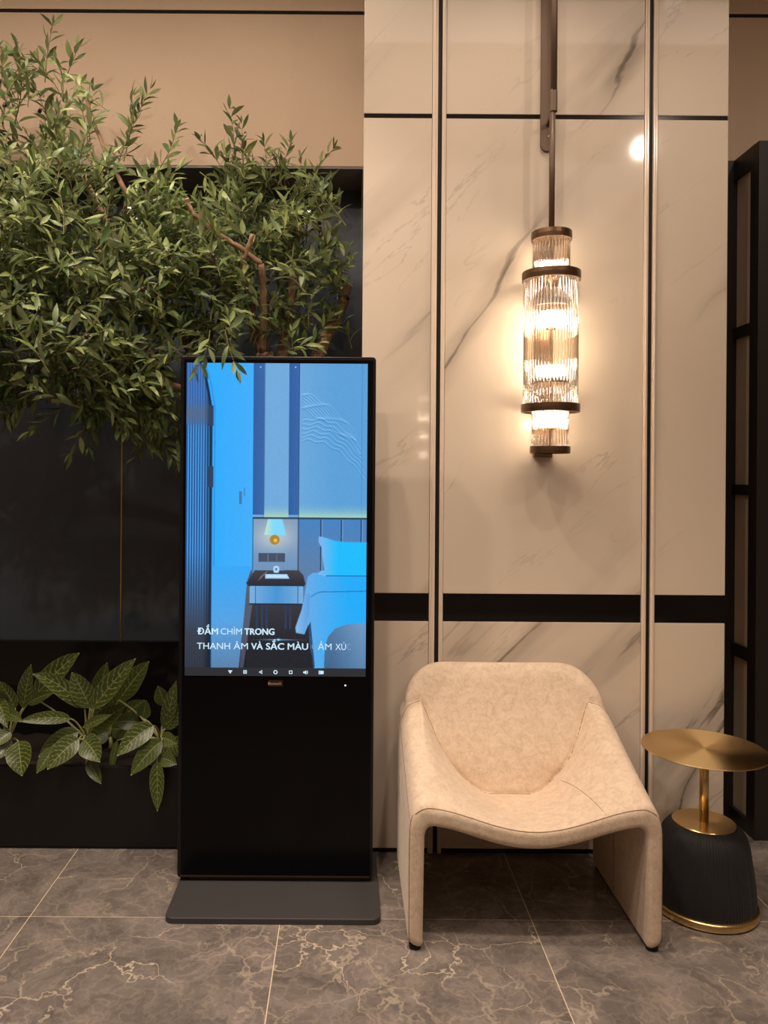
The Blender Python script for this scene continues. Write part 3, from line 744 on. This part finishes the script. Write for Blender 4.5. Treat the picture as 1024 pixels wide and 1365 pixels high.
for d in range(3):
    o1, o2 = [q for q in range(3) if q != d]
    for a in (0, 1):
        for b in (0, 1):
            s0 = cc.copy(); s0[:, o1] += a; s0[:, o2] += b; s1 = s0.copy(); s1[:, d] += 1
            f0 = Fv[s0[:, 0], s0[:, 1], s0[:, 2]]; f1 = Fv[s1[:, 0], s1[:, 1], s1[:, 2]]
            m = (f0 < 0) != (f1 < 0); t_ = np.where(m, f0/np.where(m, f0-f1, 1), 0)
            p = s0.astype(float); p[:, d] += t_
            sumv[m] += p[m]; num[m] += 1
vp = sumv/num[:, None]*hs+np.array([gx[0], gy[0], gz[0]])
def grad(p, e=0.002):
    g = np.zeros_like(p)
    for d in range(3):
        q = p.copy(); q[:, d] += e; r = p.copy(); r[:, d] -= e
        g[:, d] = (field(q[:, 0], q[:, 1], q[:, 2])-field(r[:, 0], r[:, 1], r[:, 2]))/(2*e)
    return g
def snap(p, it=2):
    for _ in range(it):
        g = grad(p); f = field(p[:, 0], p[:, 1], p[:, 2]); p = p-g*(f/np.maximum((g*g).sum(1), 0.05))[:, None]
    return p
v0 = vp.copy(); vp = snap(vp, 2)
dl = vp-v0; ln = np.linalg.norm(dl, axis=1); vp = np.where((ln < hs*0.8)[:, None], vp, v0)
nrm = grad(vp); nrm /= np.linalg.norm(nrm, axis=1)[:, None]
quads = []
for d in range(3):
    o1, o2 = [(1, 2), (2, 0), (0, 1)][d]
    sl0 = [slice(None)]*3; sl1 = [slice(None)]*3; sl0[d] = slice(0, -1); sl1[d] = slice(1, None)
    cr = ins[tuple(sl0)] != ins[tuple(sl1)]
    e = np.argwhere(cr); e = e[(e[:, o1] > 0) & (e[:, o2] > 0) & (e[:, o1] < Fv.shape[o1]-1) & (e[:, o2] < Fv.shape[o2]-1)]
    def ci(a, b):
        q = e.copy(); q[:, o1] -= a; q[:, o2] -= b; return idx[q[:, 0], q[:, 1], q[:, 2]]
    qd = np.stack([ci(1, 1), ci(0, 1), ci(0, 0), ci(1, 0)], 1)
    fl = ~ins[e[:, 0], e[:, 1], e[:, 2]]
    qd[fl] = qd[fl][:, ::-1]; quads.append(qd)
quads = np.concatenate(quads)
fcn = vp[quads].mean(1)
_, fb, fk, Tt = field(fcn[:, 0], fcn[:, 1], fcn[:, 2], True)
isback = fk < fb
axq = np.abs(fcn[:, 0])
isside = (~isback) & (fcn[:, 2] < Tt-0.012-0.05*(axq < HW-0.06)) & (axq > HW-0.062)
left = fcn[:, 0] < 0
def submesh(name, mask):
    q = quads[mask]; used, inv = np.unique(q, return_inverse=True); inv = inv.reshape(q.shape)
    me = np_mesh(name, vp[used]+np.array([0, -0.3, 0]), inv)
    me.polygons.foreach_set('use_smooth', [True]*len(me.polygons))
    me.normals_split_custom_set_from_vertices([tuple(n) for n in nrm[used]])
    return link_mesh(name, me, M['suede'], ch)
submesh('backrest', isback); submesh('side_panel', isside & left); submesh('side_panel', isside & ~left); submesh('seat', (~isback) & (~isside))
def seam(pts, r=0.0013):
    p = snap(np.array(pts, float), 4); bm = bmesh.new()
    tube(bm, [tuple(q+np.array([0, -0.3, 0])) for q in p], r, 6)
    o = obj('seam', bm, M['seam'], ch, True); return o
def topz(x, y): return float(top_h(np.array(x), np.array(y)))
seam([(x, 0.004, topz(x, 0.01)-0.004) for x in np.linspace(-HW+0.022, HW-0.022, 60)])
for s in (-1, 1):
    seam([(s*(HW-0.004), y, topz(HW-0.004, y)-0.006) for y in np.linspace(0.006, 0.50, 30)])
    seam([(s*(HW-0.006), 0.006, z) for z in np.linspace(0.03, 0.41, 30)])
    seam([(s*(HW-0.052), y, z) for y, z in [(0.30, q) for q in np.linspace(0.03, 0.33, 16)]], 0.0015)
    for y in (0.03, 0.50):
        bm = lathe(bmesh.new(), [(0, 0), (0.018, 0), (0.018, 0.011), (0, 0.011)], 16, s*(HW-0.026), y-0.3)
        obj('glide', bm, M['rubber'], ch)
seam([(0.165+0.045*k/12, 0.34-0.33*k/12, topz(0.165+0.045*k/12, 0.34-0.33*k/12)) for k in range(13)], 0.0008)
cv = []
for x in np.linspace(-HW+0.012, HW-0.012, 90):
    lo, hi = 0.2, 0.56
    for _ in range(30):
        m_ = (lo+hi)/2; zt__ = topz(x, m_)
        if m_ < float(yback(np.array(x), np.array(zt__))): lo = m_
        else: hi = m_
    cv.append((x, lo, topz(x, lo)))
seam(cv, 0.0017)
# ------------------------------------------------------------------ side table
TX, TY = 1.188, 2.60
tb = tag(empty('side_table', (TX, TY, 0)), 'round brass side table on a pleated black pouf-shaped base beside the armchair', 'table')
zt_ = P(942, 997, TY).z
bm = lathe(bmesh.new(), [(0, zt_-0.005), (0.194, zt_-0.005), (0.197, zt_-0.0025), (0.196, zt_), (0.19, zt_+0.0002), (0, zt_+0.0002)], 120)
o = obj('tabletop', bm, M['brushed'], tb, False)
zd = P(942, 1094, TY).z
o = obj('stem', tube(bmesh.new(), [(0, 0, zd), (0, 0, zt_-0.004)], 0.0145, 28), M['brass'], tb, True)
obj('disc_plate', lathe(bmesh.new(), [(0, zd-0.006), (0.096, zd-0.006), (0.098, zd-0.002), (0.096, zd), (0, zd)], 80), M['brushed'], tb, False)
obj('base_ring', lathe(bmesh.new(), [(0, 0.002), (0.163, 0.002), (0.167, 0.006), (0.167, 0.024), (0.163, 0.028), (0.140, 0.028)], 96), M['brass'], tb, True)
obj('base_foot', lathe(bmesh.new(), [(0, 0), (0.150, 0), (0.150, 0.003), (0, 0.003)], 48), M['rubber'], tb)
prof = [(0.158, 0.024), (0.160, 0.05), (0.157, 0.09), (0.152, 0.13), (0.146, 0.17), (0.141, 0.205), (0.136, 0.228), (0.129, 0.248), (0.119, 0.263), (0.108, 0.273), (0.094, zd-0.004), (0.06, zd-0.006)]
prof = [(r, z if z < 0.2 else 0.2+(z-0.2)*(zd-0.204)/(0.079)) if i < 10 else (r, z) for i, (r, z) in enumerate(prof)]
bm = bmesh.new(); NPL = 92; n = NPL*6; rings = []
rs = random.Random(5); amp = [rs.uniform(0.6, 1.3) for _ in range(NPL)]; ph = [rs.uniform(-0.25, 0.25) for _ in range(NPL)]
for i, (r, z) in enumerate(prof):
    row = []
    for k in range(n):
        p = k//6; f = (k % 6)/6.0
        d = 0.0026*amp[p]*abs(math.sin(PI*(f)))**0.7*(1 if 0 < i < 9 else 0.45)
        a = 2*PI*(k+ph[p]*math.sin(i*0.7+p)*1.2)/n
        row.append(bm.verts.new(((r-0.003+d)*math.cos(a), (r-0.003+d)*math.sin(a), z)))
    rings.append(row)
for A, B in zip(rings[:-1], rings[1:]):
    for k in range(n): bm.faces.new((A[k], A[(k+1) % n], B[(k+1) % n], B[k]))
obj('pleated_skirt', bm, M['cloth'], tb, True)
# ------------------------------------------------------------------ olive tree
rt = random.Random(11); nr = np.random.RandomState(11)
TB = Vector((-0.17, 3.2, zp-0.05))
tree = tag(empty('olive_tree', TB), 'large bushy olive tree with small dark fruit in the planter behind the totem', 'tree')
TI = Matrix.Translation(-TB)
def tr(o): o.parent = tree; o.matrix_parent_inverse = TI; return o
def pt3(u, v, y): return P(u, v, y)
def smooth_path(pts, n=5):
    out = []
    for i in range(len(pts)-1):
        p0 = pts[max(i-1, 0)]; p1 = pts[i]; p2 = pts[i+1]; p3 = pts[min(i+2, len(pts)-1)]
        for k in range(n):
            t_ = k/n
            out.append(0.5*((2*p1)+(p2-p0)*t_+(2*p0-5*p1+4*p2-p3)*t_*t_+(3*p1-p0-3*p2+p3)*t_**3))
    return out+[pts[-1]]
def limb(name, pts, r0, r1, jit=0.004):
    q = smooth_path([Vector(p) for p in pts], 6)
    q = [a+Vector((rt.uniform(-jit, jit), rt.uniform(-jit, jit), rt.uniform(-jit, jit))) if 0 < i < len(q)-1 else a for i, a in enumerate(q)]
    rr = [(r0+(r1-r0)*i/(len(q)-1))*rt.uniform(0.9, 1.12) for i in range(len(q))]
    bm = bmesh.new(); tube(bm, q, rr, 10)
    return tr(obj(name, bm, M['bark'], None, True))
limb('trunk', [TB+Vector((0, 0, -0.0)), TB+Vector((0.03, 0.02, 0.35)), TB+Vector((-0.03, 0, 0.75)), pt3(372, 560, 3.15), pt3(352, 470, 3.1)], 0.058, 0.034)
BR = [([pt3(375, 640, 3.15), pt3(400, 540, 3.17), pt3(432, 455, 3.2), pt3(455, 410, 3.22), pt3(462, 380, 3.22)], 0.030, 0.020),
      ([pt3(352, 480, 3.1), pt3(338, 440, 3.08), pt3(335, 400, 3.05), pt3(322, 345, 3.0)], 0.017, 0.011),
      ([pt3(365, 540, 3.15), pt3(385, 420, 3.15), pt3(392, 340, 3.12), pt3(398, 292, 3.1)], 0.024, 0.014),
      ([pt3(348, 352, 2.93), pt3(320, 331, 2.90), pt3(290, 312, 2.87), pt3(258, 285, 2.84), pt3(249, 264, 2.82)], 0.0105, 0.008),
      ([pt3(348, 352, 2.93), pt3(352, 400, 3.0), pt3(350, 470, 3.08)], 0.012, 0.016),
      ([pt3(325, 346, 2.91), pt3(331, 328, 2.90), pt3(337, 312, 2.89)], 0.0095, 0.0075),
      ([pt3(350, 590, 3.15), pt3(300, 545, 3.05), pt3(232, 515, 2.95), pt3(150, 500, 2.85), pt3(118, 492, 2.82), pt3(95, 462, 2.8)], 0.020, 0.010),
      ([pt3(232, 515, 2.95), pt3(212, 500, 2.9), pt3(205, 478, 2.87), pt3(196, 462, 2.85)], 0.012, 0.008),
      ([pt3(300, 545, 3.05), pt3(230, 430, 3.05), pt3(160, 330, 3.05), pt3(100, 215, 3.0), pt3(55, 160, 2.98)], 0.018, 0.007),
      ([pt3(160, 330, 3.05), pt3(90, 270, 2.9), pt3(40, 200, 2.82)], 0.010, 0.006),
      ([pt3(230, 430, 3.05), pt3(60, 400, 2.95), pt3(-60, 350, 2.9)], 0.012, 0.006),
      ([pt3(240, 350, 2.9), pt3(262, 340, 2.88), pt3(285, 350, 2.9)], 0.009, 0.008),
      ([pt3(320, 400, 3.0), pt3(200, 300, 3.0), pt3(140, 200, 3.0), pt3(115, 130, 3.0)], 0.012, 0.005)]
for b in BR: limb('branch', *b, jit=0.002)
# twigs: regions given as outlines on the photograph, each with its own depth range in metres
def inpoly(u, v, poly):
    c = False; n = len(poly)
    for i in range(n):
        x1, y1 = poly[i]; x2, y2 = poly[(i+1) % n]
        if (v < y1) != (v < y2) and u < (x2-x1)*(v-y1)/(y2-y1)+x1: c = not c
    return c
REG = [([(-170, 60), (0, 68), (60, 62), (108, 96), (128, 140), (150, 170), (205, 200), (240, 240), (240, 330), (238, 470), (200, 520), (110, 530), (0, 525), (-170, 520)], 2.62, 3.12, 340, 0.95, (0.1, 0.62)),
       ([(180, 215), (235, 235), (290, 250), (330, 300), (330, 400), (312, 462), (262, 462), (200, 440)], 2.76, 3.1, 120, 0.85, (0.25, 0.45)),
       ([(285, 195), (340, 185), (400, 212), (432, 228), (440, 290), (466, 325), (468, 395), (425, 440), (340, 450), (300, 400), (290, 300)], 2.92, 3.24, 150, 0.72, (0.05, 0.7)),
       ([(-120, 480), (100, 500), (238, 500), (234, 575), (200, 590), (130, 560), (0, 555), (-120, 550)], 2.75, 3.1, 100, 0.85, (0.3, -0.9)),
       ([(-170, 240), (0, 240), (230, 290), (235, 480), (0, 500), (-170, 480)], 2.60, 2.85, 110, 1.1, (0.1, 0.1))]
TW = []
def twig_end(u, v, y, d, L): TW.append((P(u, v, y), d.normalized(), L))
for poly, y0, y1, cnt_, sc_, bias in REG:
    us = [p[0] for p in poly]; vs = [p[1] for p in poly]; k = 0
    while k < cnt_:
        u = rt.uniform(min(us), max(us)); v = rt.uniform(min(vs), max(vs))
        if not inpoly(u, v, poly): continue
        k += 1
        cu, cv = sum(us)/len(us), sum(vs)/len(vs)
        d = Vector(((u-cu)/260+rt.gauss(0, .55)+bias[0]*rt.choice((-1, 1, 1)), rt.gauss(-0.25, .4), -(v-cv)/330+bias[1]+rt.gauss(0, .35)))
        twig_end(u, v, rt.uniform(y0, y1), d, rt.uniform(0.15, 0.27)*sc_)
# single twigs that stand out against the wall, by their tips
for u0_, v0_, u1_, v1_, y in [(60, 110, 70, 38, 3.0), (85, 110, 104, 60, 2.95), (30, 120, 22, 62, 2.95), (20, 130, -5, 60, 2.9), (165, 215, 178, 112, 3.0), (120, 190, 124, 118, 2.98), (150, 240, 200, 120, 3.0), (205, 235, 236, 168, 2.98), (200, 260, 240, 212, 2.95),
                              (300, 250, 306, 150, 3.12), (300, 230, 268, 180, 3.12), (325, 240, 322, 162, 3.15), (355, 250, 352, 178, 3.1), (380, 250, 388, 176, 3.15), (400, 260, 400, 205, 3.1), (415, 260, 444, 192, 3.12), (430, 300, 442, 240, 3.12),
                              (440, 340, 480, 285, 3.1), (440, 374, 474, 352, 3.06), (440, 420, 478, 395, 3.1), (425, 455, 478, 420, 3.1), (400, 470, 440, 425, 3.1), (430, 380, 470, 330, 3.1), (372, 470, 425, 452, 2.95),
                              (280, 440, 262, 492, 2.64), (300, 440, 316, 488, 2.64), (150, 520, 95, 590, 2.85), (180, 540, 200, 600, 2.9), (200, 560, 235, 606, 2.95), (215, 560, 180, 612, 3.0), (90, 540, 40, 575, 2.85), (60, 530, 4, 556, 2.85), (130, 540, 118, 592, 2.9), (230, 560, 238, 630, 3.0)]:
    a = P(u0_, v0_, y); b = P(u1_, v1_, y-0.03); TW.append((b, (b-a).normalized(), (b-a).length))
# leaf templates: four bends of the same lance-shaped blade, length 1 along +x, face up +z
def leaf_tpl(bend, fold, twist):
    st = [(0.0, 0), (0.22, .62), (0.48, 1.0), (0.76, .70), (1.0, 0)]; v = []
    for x, w_ in st:
        z = -bend*x*x; a = twist*x
        if w_ == 0: v.append((x, 0, z)); continue
        hw = 0.135*w_
        for s in (-1, 0, 1): v.append((x, s*hw*math.cos(a), z+abs(s)*hw*fold+s*hw*math.sin(a)))
    return np.array(v, np.float32)
LQ = [(1, 4, 5, 2), (2, 5, 6, 3), (4, 7, 8, 5), (5, 8, 9, 6)]; LT = [(0, 1, 2), (0, 2, 3), (7, 10, 8), (8, 10, 9)]
TPL = [leaf_tpl(0.14, .35, .4), leaf_tpl(0.36, .5, -.6), leaf_tpl(-0.22, .4, .9), leaf_tpl(0.6, .3, .3)]
leaves = []                                                  # (matrix 3x3, location, template)
tb_m = bmesh.new(); fruits = []
for tip, d, L in TW:
    n = max(5, int(L/0.022)); side0 = d.cross(Vector((0, 1, 0.3))).normalized()
    if tip.x > 0.04 or (tip-d*L).x > 0.04: continue
    base = tip-d*L; sag = Vector((0, 0, -1))*L*rt.uniform(-0.1, 0.22)
    pts = [base+d*L*(i/(n-1))+sag*((i/(n-1))**2)+side0*L*0.12*math.sin(i/(n-1)*PI)*rt.uniform(-1, 1) if True else 0 for i in range(n)]
    wv = side0*L*0.10*rt.uniform(-1, 1)
    pts = [base+d*L*(i/(n-1))+sag*((i/(n-1))**2)+wv*math.sin(i/(n-1)*PI) for i in range(n)]
    tube(tb_m, pts[::2] if len(pts[::2]) > 1 else pts, [0.0022-0.0012*i/max(1, len(pts[::2])-1) for i in range(len(pts[::2]))], 4, False)
    ang = rt.uniform(0, PI)
    for i in range(1, n):
        f = i/(n-1); ang += PI/2+rt.uniform(-.3, .3)
        for s in ((1, -1) if i < n-1 else (1, -1, 0)):
            if rt.random() < 0.10: continue
            side = (side0*math.cos(ang)+d.cross(side0)*math.sin(ang))*s
            sp_ = rt.uniform(0.55, 1.15)*(1-0.35*f)
            dirv = (d*1.0+side*sp_*1.25+Vector((0, 0, rt.uniform(-.35, .15)))).normalized() if s else d
            up = (Vector((0, -0.55, 1))+Vector((rt.gauss(0, .5), rt.gauss(0, .5), rt.gauss(0, .4)))); y_ = up.cross(dirv)
            if y_.length < 1e-3: continue
            y_.normalize(); z_ = dirv.cross(y_)
            ln_ = rt.uniform(0.056, 0.092)*(1-0.28*f)*(1.0 if s else 0.8); wd = ln_*rt.uniform(0.85, 1.2)
            leaves.append((np.array([[dirv.x*ln_, y_.x*wd, z_.x*ln_], [dirv.y*ln_, y_.y*wd, z_.y*ln_], [dirv.z*ln_, y_.z*wd, z_.z*ln_]]), np.array(pts[i]), rt.randrange(4)))
        if rt.random() < 0.022 and len(fruits) < 130: fruits.append(pts[i]+Vector((rt.uniform(-.012, .012), -0.012, -0.016)))
def clear(p):                                                # nothing through the totem, the stone column or the glass
    x, y, z = p
    if x > 0.043: return False
    if y > 3.5 or (y > YS-0.04 and z > ZN-0.05): return False
    if kx0-0.03 < x < kx1+0.03 and YK-0.055 < y < YK+0.10 and z < kz1+0.04: return False
    return True
leaves = [l for l in leaves if clear(l[1]) and clear(l[1]+l[0][:, 0])]
fruits = [f for f in fruits if clear(f)]
def shown(p):
    u = U0+p[0]/p[1]*F; v = V0+(H-p[2])/p[1]*F; return 0 < u < 500 and 30 < v < 640
order = sorted(range(len(leaves)), key=lambda i: leaves[i][1][1] if shown(leaves[i][1]) else 99)
near = set(order[:300])
tm = []
for T_ in TPL:
    me = np_mesh('leaf', T_, LQ, LT); me.materials.append(M['olive_leaf']); me.polygons.foreach_set('use_smooth', [True]*len(me.polygons)); tm.append(me)
for i in near:
    R_, p, k = leaves[i]; o = bpy.data.objects.new('leaf', tm[k]); COL.objects.link(o); o.parent = tree
    m = Matrix([[*R_[0], p[0]-TB.x], [*R_[1], p[1]-TB.y], [*R_[2], p[2]-TB.z], [0, 0, 0, 1]]); o.matrix_local = m
V_, Q_, T3 = [], [], []; off = 0
for i, (R_, p, k) in enumerate(leaves):
    if i in near: continue
    V_.append(TPL[k] @ R_.T.astype(np.float32)+p.astype(np.float32)); Q_.append(np.array(LQ)+off); T3.append(np.array(LT)+off); off += 11
me = np_mesh('foliage', np.concatenate(V_), np.concatenate(Q_), np.concatenate(T3))
o = tr(link_mesh('foliage', me, M['olive_leaf'], None, True)); o['kind'] = 'stuff'
o = tr(obj('twigs', tb_m, M['twig'], None, True)); o['kind'] = 'stuff'
bm = bmesh.new(); bmesh.ops.create_uvsphere(bm, u_segments=8, v_segments=6, radius=0.0078); bmesh.ops.scale(bm, vec=(1, 1, 1.3), verts=bm.verts)
fm = bpy.data.meshes.new('olive_fruit'); bm.to_mesh(fm); bm.free(); fm.materials.append(M['olive_fruit']); fm.polygons.foreach_set('use_smooth', [True]*len(fm.polygons))
for f in fruits:
    o = bpy.data.objects.new('olive_fruit', fm); COL.objects.link(o); o.parent = tree; o.location = f-TB
    o.rotation_euler = (rt.uniform(-.6, .6), rt.uniform(-.6, .6), 0)
print('LEAVES', len(leaves), len(fruits))
# ------------------------------------------------------------------ low veined plants in the planter
def blade(b, t_, wpx, lift, Y0, Y1, mat, par, fold=0.25, faceup=0.25, stalk_from=None, wave=0.0):
    """broad pointed leaf from base b to tip t_ (photo pixels), width in photo pixels, at depths Y0..Y1"""
    B = P(b[0], b[1], Y0); T_ = P(t_[0], t_[1], Y1); ax = T_-B; L = ax.length
    W2 = wpx/F*(Y0+Y1)/2/2
    C = (B+T_)/2+Vector((0, -0.02, 1))*lift*L
    view = Vector((0, -1, faceup)).normalized()
    N, MW = 12, 4; co_, uv_, q = [], [], []
    for i in range(N+1):
        s = i/N; p = B*(1-s)**2+C*2*s*(1-s)+T_*s*s
        tg_ = ((C-B)*(1-s)+(T_-C)*s).normalized()
        sd = tg_.cross(view).normalized(); nn_ = sd.cross(tg_)
        wd = W2*(math.sin(PI*min(1, s**0.78))**0.72)*(1-0.10*s) if 0 < s < 1 else 0.0006
        if s > 0.9: wd *= max(0.25, (1-s)/0.1*0.75+0.25)
        for j in range(-MW, MW+1):
            a = j/MW; co_.append(p+sd*wd*a-nn_*0 + nn_*(abs(a)**1.3*wd*fold+wave*wd*math.sin(s*9+a*2)*abs(a))); uv_.append((a, s))
    n1 = 2*MW+1
    for i in range(N):
        for j in range(2*MW): q.append((i*n1+j, i*n1+j+1, (i+1)*n1+j+1, (i+1)*n1+j))
    me = np_mesh('leaf', np.array([tuple(c) for c in co_]), np.array(q))
    ul = me.uv_layers.new(name='UVMap')
    li = np.zeros(len(me.loops), np.int32); me.loops.foreach_get('vertex_index', li)
    ul.data.foreach_set('uv', np.array(uv_, np.float32)[li].ravel())
    o = rel(link_mesh('leaf', me, mat, None, True), par)
    if stalk_from is not None:
        S = stalk_from; mid = (S+B)/2+Vector((0, 0, 0.03))
        pts = [S*(1-k/6)**2+mid*2*(k/6)*(1-k/6)+B*(k/6)**2 for k in range(7)]
        bm = bmesh.new(); tube(bm, pts, [0.0055-0.003*k/6 for k in range(7)], 7); rel(obj('stalk', bm, M['stalk'], None, True), par)
    return o
def cr(x, y): return (x/4.096, 860+y/4.096)
def plant(label, bx, by, Y, items, grp='veined plants in the black planter'):
    base = P(*cr(bx, by), Y); g0 = Vector((base.x, Y, zp-0.06))
    pl_ = tag(empty('veined_leaf_plant', g0), label, 'plant', grp)
    bm = bmesh.new(); tube(bm, [g0, (g0+base)/2+Vector((0.006, 0, 0)), base], [0.011, 0.010, 0.008], 8); rel(obj('stem', bm, M['stalk'], None, True), pl_)
    for (b, t_, wpx, lift, dy0, dy1, back) in items:
        blade(cr(*b), cr(*t_), wpx/4.096, lift, Y+dy0, Y+dy1, M['veined_back' if back else 'veined'], pl_, stalk_from=base, faceup=0.35, wave=0.05)
plant('veined green plant at the left edge of the planter, cut off by the picture', 40, 540, 3.06, [
    ((125, 345), (170, 105), 92, .06, -.04, -.10, 0), ((85, 345), (-10, 195), 85, .10, .02, 0, 0), ((25, 375), (122, 418), 70, .16, -.08, -.14, 0),
    ((65, 535), (-30, 630), 80, .12, -.10, -.16, 0), ((100, 525), (120, 715), 150, .10, -.12, -.17, 0), ((-15, 300), (40, 450), 95, .15, -.06, -.12, 0),
    ((30, 330), (-40, 250), 90, .1, -.05, -.10, 0), ((60, 470), (-40, 560), 80, .12, -.1, -.15, 0), ((150, 320), (292, 262), 64, .10, .03, 0, 1), ((-40, 420), (-140, 330), 110, .1, -.02, -.08, 0), ((-60, 500), (-150, 620), 110, .1, -.08, -.14, 0)])
plant('tall veined green plant in the middle of the planter with the broadest leaves', 475, 520, 3.06, [
    ((185, 290), (435, 42), 128, .10, .05, .02, 0), ((462, 345), (178, 158), 100, .20, -.02, -.10, 0), ((492, 345), (392, 148), 128, .10, -.02, -.05, 0),
    ((502, 350), (742, 72), 118, .06, -.03, -.07, 0), ((388, 402), (105, 418), 74, .10, -.06, -.14, 0), ((432, 512), (258, 680), 128, .14, -.11, -.17, 0),
    ((455, 515), (545, 640), 135, .16, -.12, -.17, 0), ((455, 448), (608, 380), 56, .04, -.06, -.10, 0), ((480, 630), (552, 758), 74, .06, -.11, -.15, 1),
    ((430, 470), (210, 610), 110, .10, -.02, -.08, 1), ((530, 300), (585, 95), 96, .05, .06, .04, 1), ((510, 460), (690, 330), 110, .08, .03, 0, 1), ((300, 560), (200, 700), 80, .06, -.08, -.13, 1)])
plant('low veined green plant beside the totem with one leaf hanging over the planter', 880, 520, 3.08, [
    ((838, 440), (640, 606), 120, .14, -.10, -.17, 0), ((885, 520), (714, 712), 112, .12, -.12, -.17, 1), ((858, 632), (860, 908), 84, .03, -.15, -.17, 0),
    ((650, 300), (815, 88), 120, .05, .06, .03, 1), ((880, 505), (966, 540), 80, .10, -.10, -.14, 0), ((872, 618), (966, 652), 84, .14, -.13, -.16, 0),
    ((900, 465), (962, 195), 84, .04, .0, -.03, 0), ((900, 330), (862, 222), 84, .05, .02, .0, 1), ((905, 460), (1040, 300), 90, .08, 0, -.03, 0), ((780, 400), (800, 300), 84, .05, .03, .02, 1),
    ((760, 420), (620, 420), 100, .08, .05, .03, 1), ((640, 520), (600, 728), 40, .10, -.02, -.05, 1), ((900, 560), (1060, 560), 110, .10, -.05, -.08, 0)])
plant('dim veined green plant behind the middle and right plants of the planter', 600, 500, 3.30, [
    ((590, 420), (700, 200), 110, .05, 0, 0, 1), ((600, 430), (480, 260), 110, .05, 0, -.02, 1), ((610, 440), (790, 300), 110, .05, 0, 0, 1), ((610, 460), (720, 470), 110, .1, 0, -.05, 1), ((600, 450), (620, 300), 110, .05, 0, 0.02, 1), ((590, 470), (470, 540), 110, .1, 0, -.05, 1)])
# ------------------------------------------------------------------ ceiling fittings and the far lamp that the polished stone mirrors
for i, (x, y) in enumerate(DOWN+WASH):
    d = tag(empty('recessed_downlight', (x, y, CEIL-0.02)), ['recessed round downlight above the olive tree', 'recessed round downlight above the display totem', 'recessed round downlight above the armchair', 'recessed round downlight above the brass side table', 'recessed round downlight of the room side, in front of the partition', 'recessed round downlight of the room side, in front of the totem', 'recessed round downlight of the room side, in front of the planter'][i], 'downlight', 'recessed ceiling downlights')
    obj('trim_ring', lathe(bmesh.new(), [(0.045, 0.0), (0.062, 0.0), (0.062, 0.019), (0.045, 0.019), (0.045, 0.0)], 32), M['pole'], d)
    obj('lens', lathe(bmesh.new(), [(0, 0.012), (0.044, 0.012), (0.044, 0.018), (0, 0.018)], 24), M['lens'], d)
